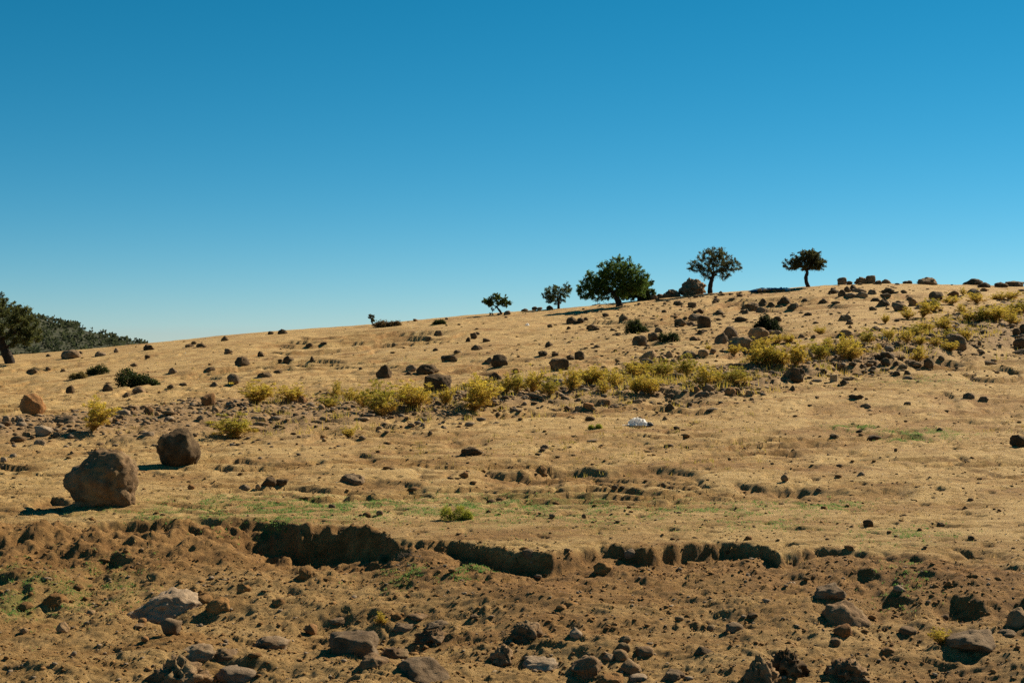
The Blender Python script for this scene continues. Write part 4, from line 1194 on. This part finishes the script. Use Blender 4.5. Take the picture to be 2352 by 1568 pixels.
tree("round_topped_tree", 1631, 672, [(0, 0), (0, 14), (2, 26), (6, 38), (8, 44)],
     [(12, 74, 44, 28, 36), (-28, 62, 24, 13, 20), (48, 62, 24, 15, 20), (-8, 46, 18, 12, 16), (30, 46, 20, 12, 16), (14, 92, 26, 12, 20)],
     "tall round-topped tree beside the craggy outcrop on the skyline", "the round-topped tree", 230, 17, 3.3, 4.0, 7, (.022, .028, .012), (.080, .078, .03))
tree("lone_tree", 1857, 659, [(0, 0), (-5, 12), (-6, 24), (-3, 33), (-4, 38)],
     [(-8, 56, 40, 17, 30), (-36, 52, 22, 12, 18), (26, 52, 24, 13, 20), (-4, 72, 18, 14, 16), (14, 76, 10, 13, 10), (-6, 60, 46, 20, 34), (4, 68, 28, 16, 22)],
     "right-hand skyline tree with a bare curved trunk and spiky crown", "the curved-trunk tree", 240, 17, 3.6, 3.4, 8, (.018, .024, .009), (.072, .066, .022))
tree("leaning_tree", 24, 834, [(0, 0), (-6, 16), (-14, 32), (-20, 46), (-22, 56)],
     [(-14, 98, 58, 40, 50), (34, 92, 32, 28, 30), (46, 62, 26, 24, 24), (-30, 130, 40, 26, 34), (-66, 90, 44, 40, 40), (14, 58, 36, 20, 30), (40, 116, 16, 18, 16)],
     "dark tree with a thick leaning trunk cut by the left edge", "the leaning tree at left", 260, 21, 4.8, 8.5, 9, (.018, .024, .008), (.085, .088, .024))

# ------------------------------------------------------------------ small single things
def crumple(nx, ny, W, D, Hh, seed, prof):
    r = seed
    a, b = np.meshgrid(np.linspace(-1, 1, nx), np.linspace(-1, 1, ny))
    x, y = a * W / 2, b * D / 2
    p = np.c_[a.ravel() * 2.2, b.ravel() * 2.2, np.zeros(a.size)]
    fold = np.abs(perlin3(p * 1.1, r)) + .5 * np.abs(perlin3(p * 2.6, r + 4))
    z = Hh * prof(a, b) * (0.62 + .55 * fold.reshape(a.shape))
    x = x + .10 * W * perlin3(p * .9, r + 8).reshape(a.shape); y = y + .14 * D * perlin3(p * .9, r + 9).reshape(a.shape)
    return x, y, z

x, y, z = hit(1470, 977); s = y / F
bag = thing("plastic_bag", (x, y + 6 * s, z))
X, Y, Z = crumple(44, 26, 50 * s, 40 * s, 19 * s, 3, lambda a, b: np.clip(1 - (1.05 * (a + .15)) ** 2, 0, 1) ** .7 * np.clip(1 - ((b - .45) / np.where(b < .45, 1.45, .55)) ** 2, 0, 1) ** .8 + .02)
link("sheet", grid_mesh("sheet", X, Y, Z + .004), MAT['white'], bag)
X, Y, Z = crumple(20, 14, 20 * s, 14 * s, 9 * s, 9, lambda a, b: np.clip(1 - a * a, 0, 1) ** .5 * np.clip(1 - b * b, 0, 1) ** .5 + .03)
link("torn_dark_scrap", grid_mesh("torn_dark_scrap", X + 20 * s, Y - 9 * s, Z + .008), MAT['black'], bag)
X, Y, Z = crumple(14, 6, 24 * s, 5 * s, 3 * s, 12, lambda a, b: np.clip(1 - b * b, 0, 1) ** .5 * .6 + .1)
link("handle", grid_mesh("handle", X - 28 * s, Y - 6 * s, Z + .004), MAT['white'], bag)
ALL.append(dict(o=bag, u=1470, v=968, label="crumpled white plastic bag with a dark torn scrap on bare soil", lm="the white bag", cat="plastic bag", text=""))

for (u, v, w, h, lab) in [(1211, 748, 9, 6, "white scrap of litter under the skyline below the slanting little tree"),
                          (2031, 778, 11, 6, "white scrap of litter among yellow shrubs on the upper right slope"),
                          (1715, 819, 6, 6, "pale bluish scrap of litter beside the saddle-backed boulder's shrubs"),
                          (193, 860, 6, 4, "white scrap of litter between the straw-brown bush and the leaning bush")]:
    x, y, z = hit(u, v); s = y / F
    X, Y, Z = crumple(12, 10, w * s, w * s * .8, h * s, u % 50, lambda a, b: np.clip(1 - a * a, 0, 1) ** .5 * np.clip(1 - b * b, 0, 1) ** .5 + .05)
    o = link("litter_scrap", grid_mesh("litter_scrap", X, Y, Z), MAT['white'])
    o.location = (x, y, z)
    ALL.append(dict(o=o, u=u, v=v, label=lab, lm=None, cat="litter", text=""))

x, y, z = hit(1768, 669); s = y / F
tarp = thing("blue_tarpaulin", (x, y + .4, z - .02))
X, Y, Z = crumple(70, 22, 80 * s, 40 * s, 11 * s, 21, lambda a, b: (np.clip(1 - np.abs(a) ** 6, 0, 1) ** .5 * (.82 + .12 * a)) * np.clip(1 - b ** 4, 0, 1) ** .5 + .03)
link("sheet", grid_mesh("sheet", X, Y, Z), MAT['tarp'], tarp)
X, Y, Z = crumple(20, 8, 20 * s, 20 * s, 7 * s, 23, lambda a, b: np.clip(1 - a * a, 0, 1) ** .5 * np.clip(1 - b * b, 0, 1) ** .5 + .1)
link("pale_end", grid_mesh("pale_end", X + 38 * s, Y - 6 * s, Z + .1), MAT['white'], tarp)
for k, du in enumerate((-26, -14, -3, 8, 18, 28)):
    p, f = rock_shape(2, 900 + k, 'r', 11 * s, 9 * s, 5.5 * s)
    st = link("weight_stone", raw_mesh("weight_stone", p, [f]), MAT['B'], tarp)
    st.location = (du * s, -26 * s, .01)
ALL.append(dict(o=tarp, u=1768, v=663, label="blue tarpaulin heap held by stones on the skyline between two trees", lm="the blue tarpaulin", cat="tarpaulin", text=""))

x, y, z = hit(1917, 877); s = y / F
stump = thing("tree_stump", (x, y + 8 * s, z))
a = np.linspace(0, 2 * np.pi, 25)[:-1]
rr = 1 + .06 * np.sin(3 * a + 1) + .05 * np.sin(5 * a)
rings = []
for hz, k in ((-4, 1.0), (0, .98), (6, .95), (12, .97), (15.5, 1.0), (16.6, .93)):
    rings.append(np.c_[np.cos(a) * rr * 9.3 * k, np.sin(a) * rr * 8.8 * k, np.full(24, hz) + .6 * np.cos(a)])
V = np.concatenate(rings) * s
i = np.arange(5)[:, None] * 24; j = np.arange(24)[None]; jn = (j + 1) % 24
Q = np.stack([i + j, i + jn, i + 24 + jn, i + 24 + j], -1).reshape(-1, 4)
link("stump_body", raw_mesh("stump_body", V, [Q], False), MAT['wood'], stump)
tp = np.concatenate([rings[-1], [[0, 0, 17.0]]]) * s
Tq = np.stack([np.arange(24), (np.arange(24) + 1) % 24, np.full(24, 24)], 1)
link("cut_top", raw_mesh("cut_top", tp, [Tq], False), MAT['wood'], stump)
ALL.append(dict(o=stump, u=1917, v=868, label="pale squat tree stump on bare soil right of the domed boulder", lm="the pale stump", cat="stump", text=""))

def dead_branch(u, v, w, h, seed, lab, lm):
    r = np.random.RandomState(seed)
    x, y, z = hit(u, v); s = y / F
    paths = []
    main = np.stack([np.linspace(-w / 2, w / 2, 8), r.normal(0, 1.5, 8), 1 + h * .35 * (1 + np.sin(np.linspace(0, 3, 8))) + r.normal(0, .4, 8)], 1)
    paths.append((main * s, np.linspace(1.1, .5, 8) * s))
    for _ in range(16):
        k = r.randint(1, 7); p0 = main[k]
        p2 = p0 + np.array([r.normal(-4, 7), r.normal(0, 5), r.uniform(-1, h * .7)])
        paths.append((np.stack([p0, (p0 + p2) / 2 + r.normal(0, .8, 3), p2]) * s, np.array([.55, .45, .25]) * s))
    wv, wq = tubes(paths, 4)
    o = link("dead_branch", raw_mesh("dead_branch", wv, [wq], True), MAT['deadwood'])
    o.location = (x, y + .1, z + .02)
    ALL.append(dict(o=o, u=u, v=v, label=lab, lm=lm, cat="branch", text=""))
dead_branch(1385, 706, 50, 9, 1, "tangle of dead branches lying left of the largest tree's trunk", "the dead branches")
dead_branch(940, 1300, 60, 26, 2, "dry twigs sticking out of the broken bank left of centre", "the dry twigs")

# ------------------------------------------------------------------ far wooded hill
r = np.random.RandomState(77)
n = 9500
fx = r.uniform(-560, -130, n); fy = r.uniform(415, 612, n)
fx = fx * (fy / 600.0)
fz = hill_z(fx, fy)
keep = (fz > -19) & (fbm2(fx / 30, fy / 30, 3, 160) > -0.30)
fx, fy, fz = fx[keep], fy[keep], fz[keep]
n = len(fx)
kh = r.uniform(0.9, 1.9, n) * (0.75 + .5 * (fy - 415) / 200); kw = kh * r.uniform(.45, .75, n)
per = 9
d = r.normal(size=(n, per, 3)); d /= np.linalg.norm(d, axis=2)[..., None]
d *= r.uniform(.35, 1, (n, per, 1)) ** .5
hz = (d[..., 2] + 1) / 2
c = np.stack([fx[:, None] + d[..., 0] * kw[:, None] * (1.15 - .6 * hz), fy[:, None] + d[..., 1] * kw[:, None] * (1.15 - .6 * hz), fz[:, None] + (.12 + .88 * hz) * kh[:, None]], -1).reshape(-1, 3)
dd = r.normal(size=(n * per, 3)); dd[:, 2] += .4; dd /= np.linalg.norm(dd, axis=1)[:, None]
tone = np.repeat(r.rand(n), per)[:, None]
cols = (np.array([.040, .050, .024]) * (1 - tone) + np.array([.062, .070, .034]) * tone) * r.uniform(.88, 1.12, (n * per, 1))
sz = np.repeat(kh, per)
co, q, cc = leaf_tris(c, dd, sz * .72, sz * .28, cols, r)
forest = link("forest", raw_mesh("forest", co, [q], False, cc), MAT['leaf'])
forest["kind"] = "stuff"
tag(forest, "dark green pine wood covering the far hill at left", "forest")

# ------------------------------------------------------------------ labels
LM = [d for d in ALL if d['lm']]
todo = {}
for d in ALL:
    if d['label']:
        tag(d['o'], d['label'], d['cat'], d.get('group'))
        continue
    best = None
    for m in LM:
        du, dv = d['u'] - m['u'], (d['v'] - m['v']) * 1.6
        q = math.hypot(du, dv)
        if best is None or q < best[0]:
            best = (q, m, du, dv)
    q, m, du, dv = best
    where = ("right of" if du > 0 else "left of") if abs(du) > abs(dv) else ("below" if dv > 0 else "above")
    todo.setdefault((d['text'], where, m['lm']), []).append((q, d))
ORD = ["nearest", "second nearest", "third nearest", "fourth nearest", "fifth nearest", "sixth nearest", "seventh nearest"]
for (text, where, lm), lst in todo.items():
    lst.sort(key=lambda t: t[0])
    for k, (q, d) in enumerate(lst):
        lab = f"{text} {where} {lm}" if len(lst) == 1 else f"{text} {where} {lm}, {ORD[min(k, 6)]} such"
        tag(d['o'], lab, d['cat'], d.get('group'))
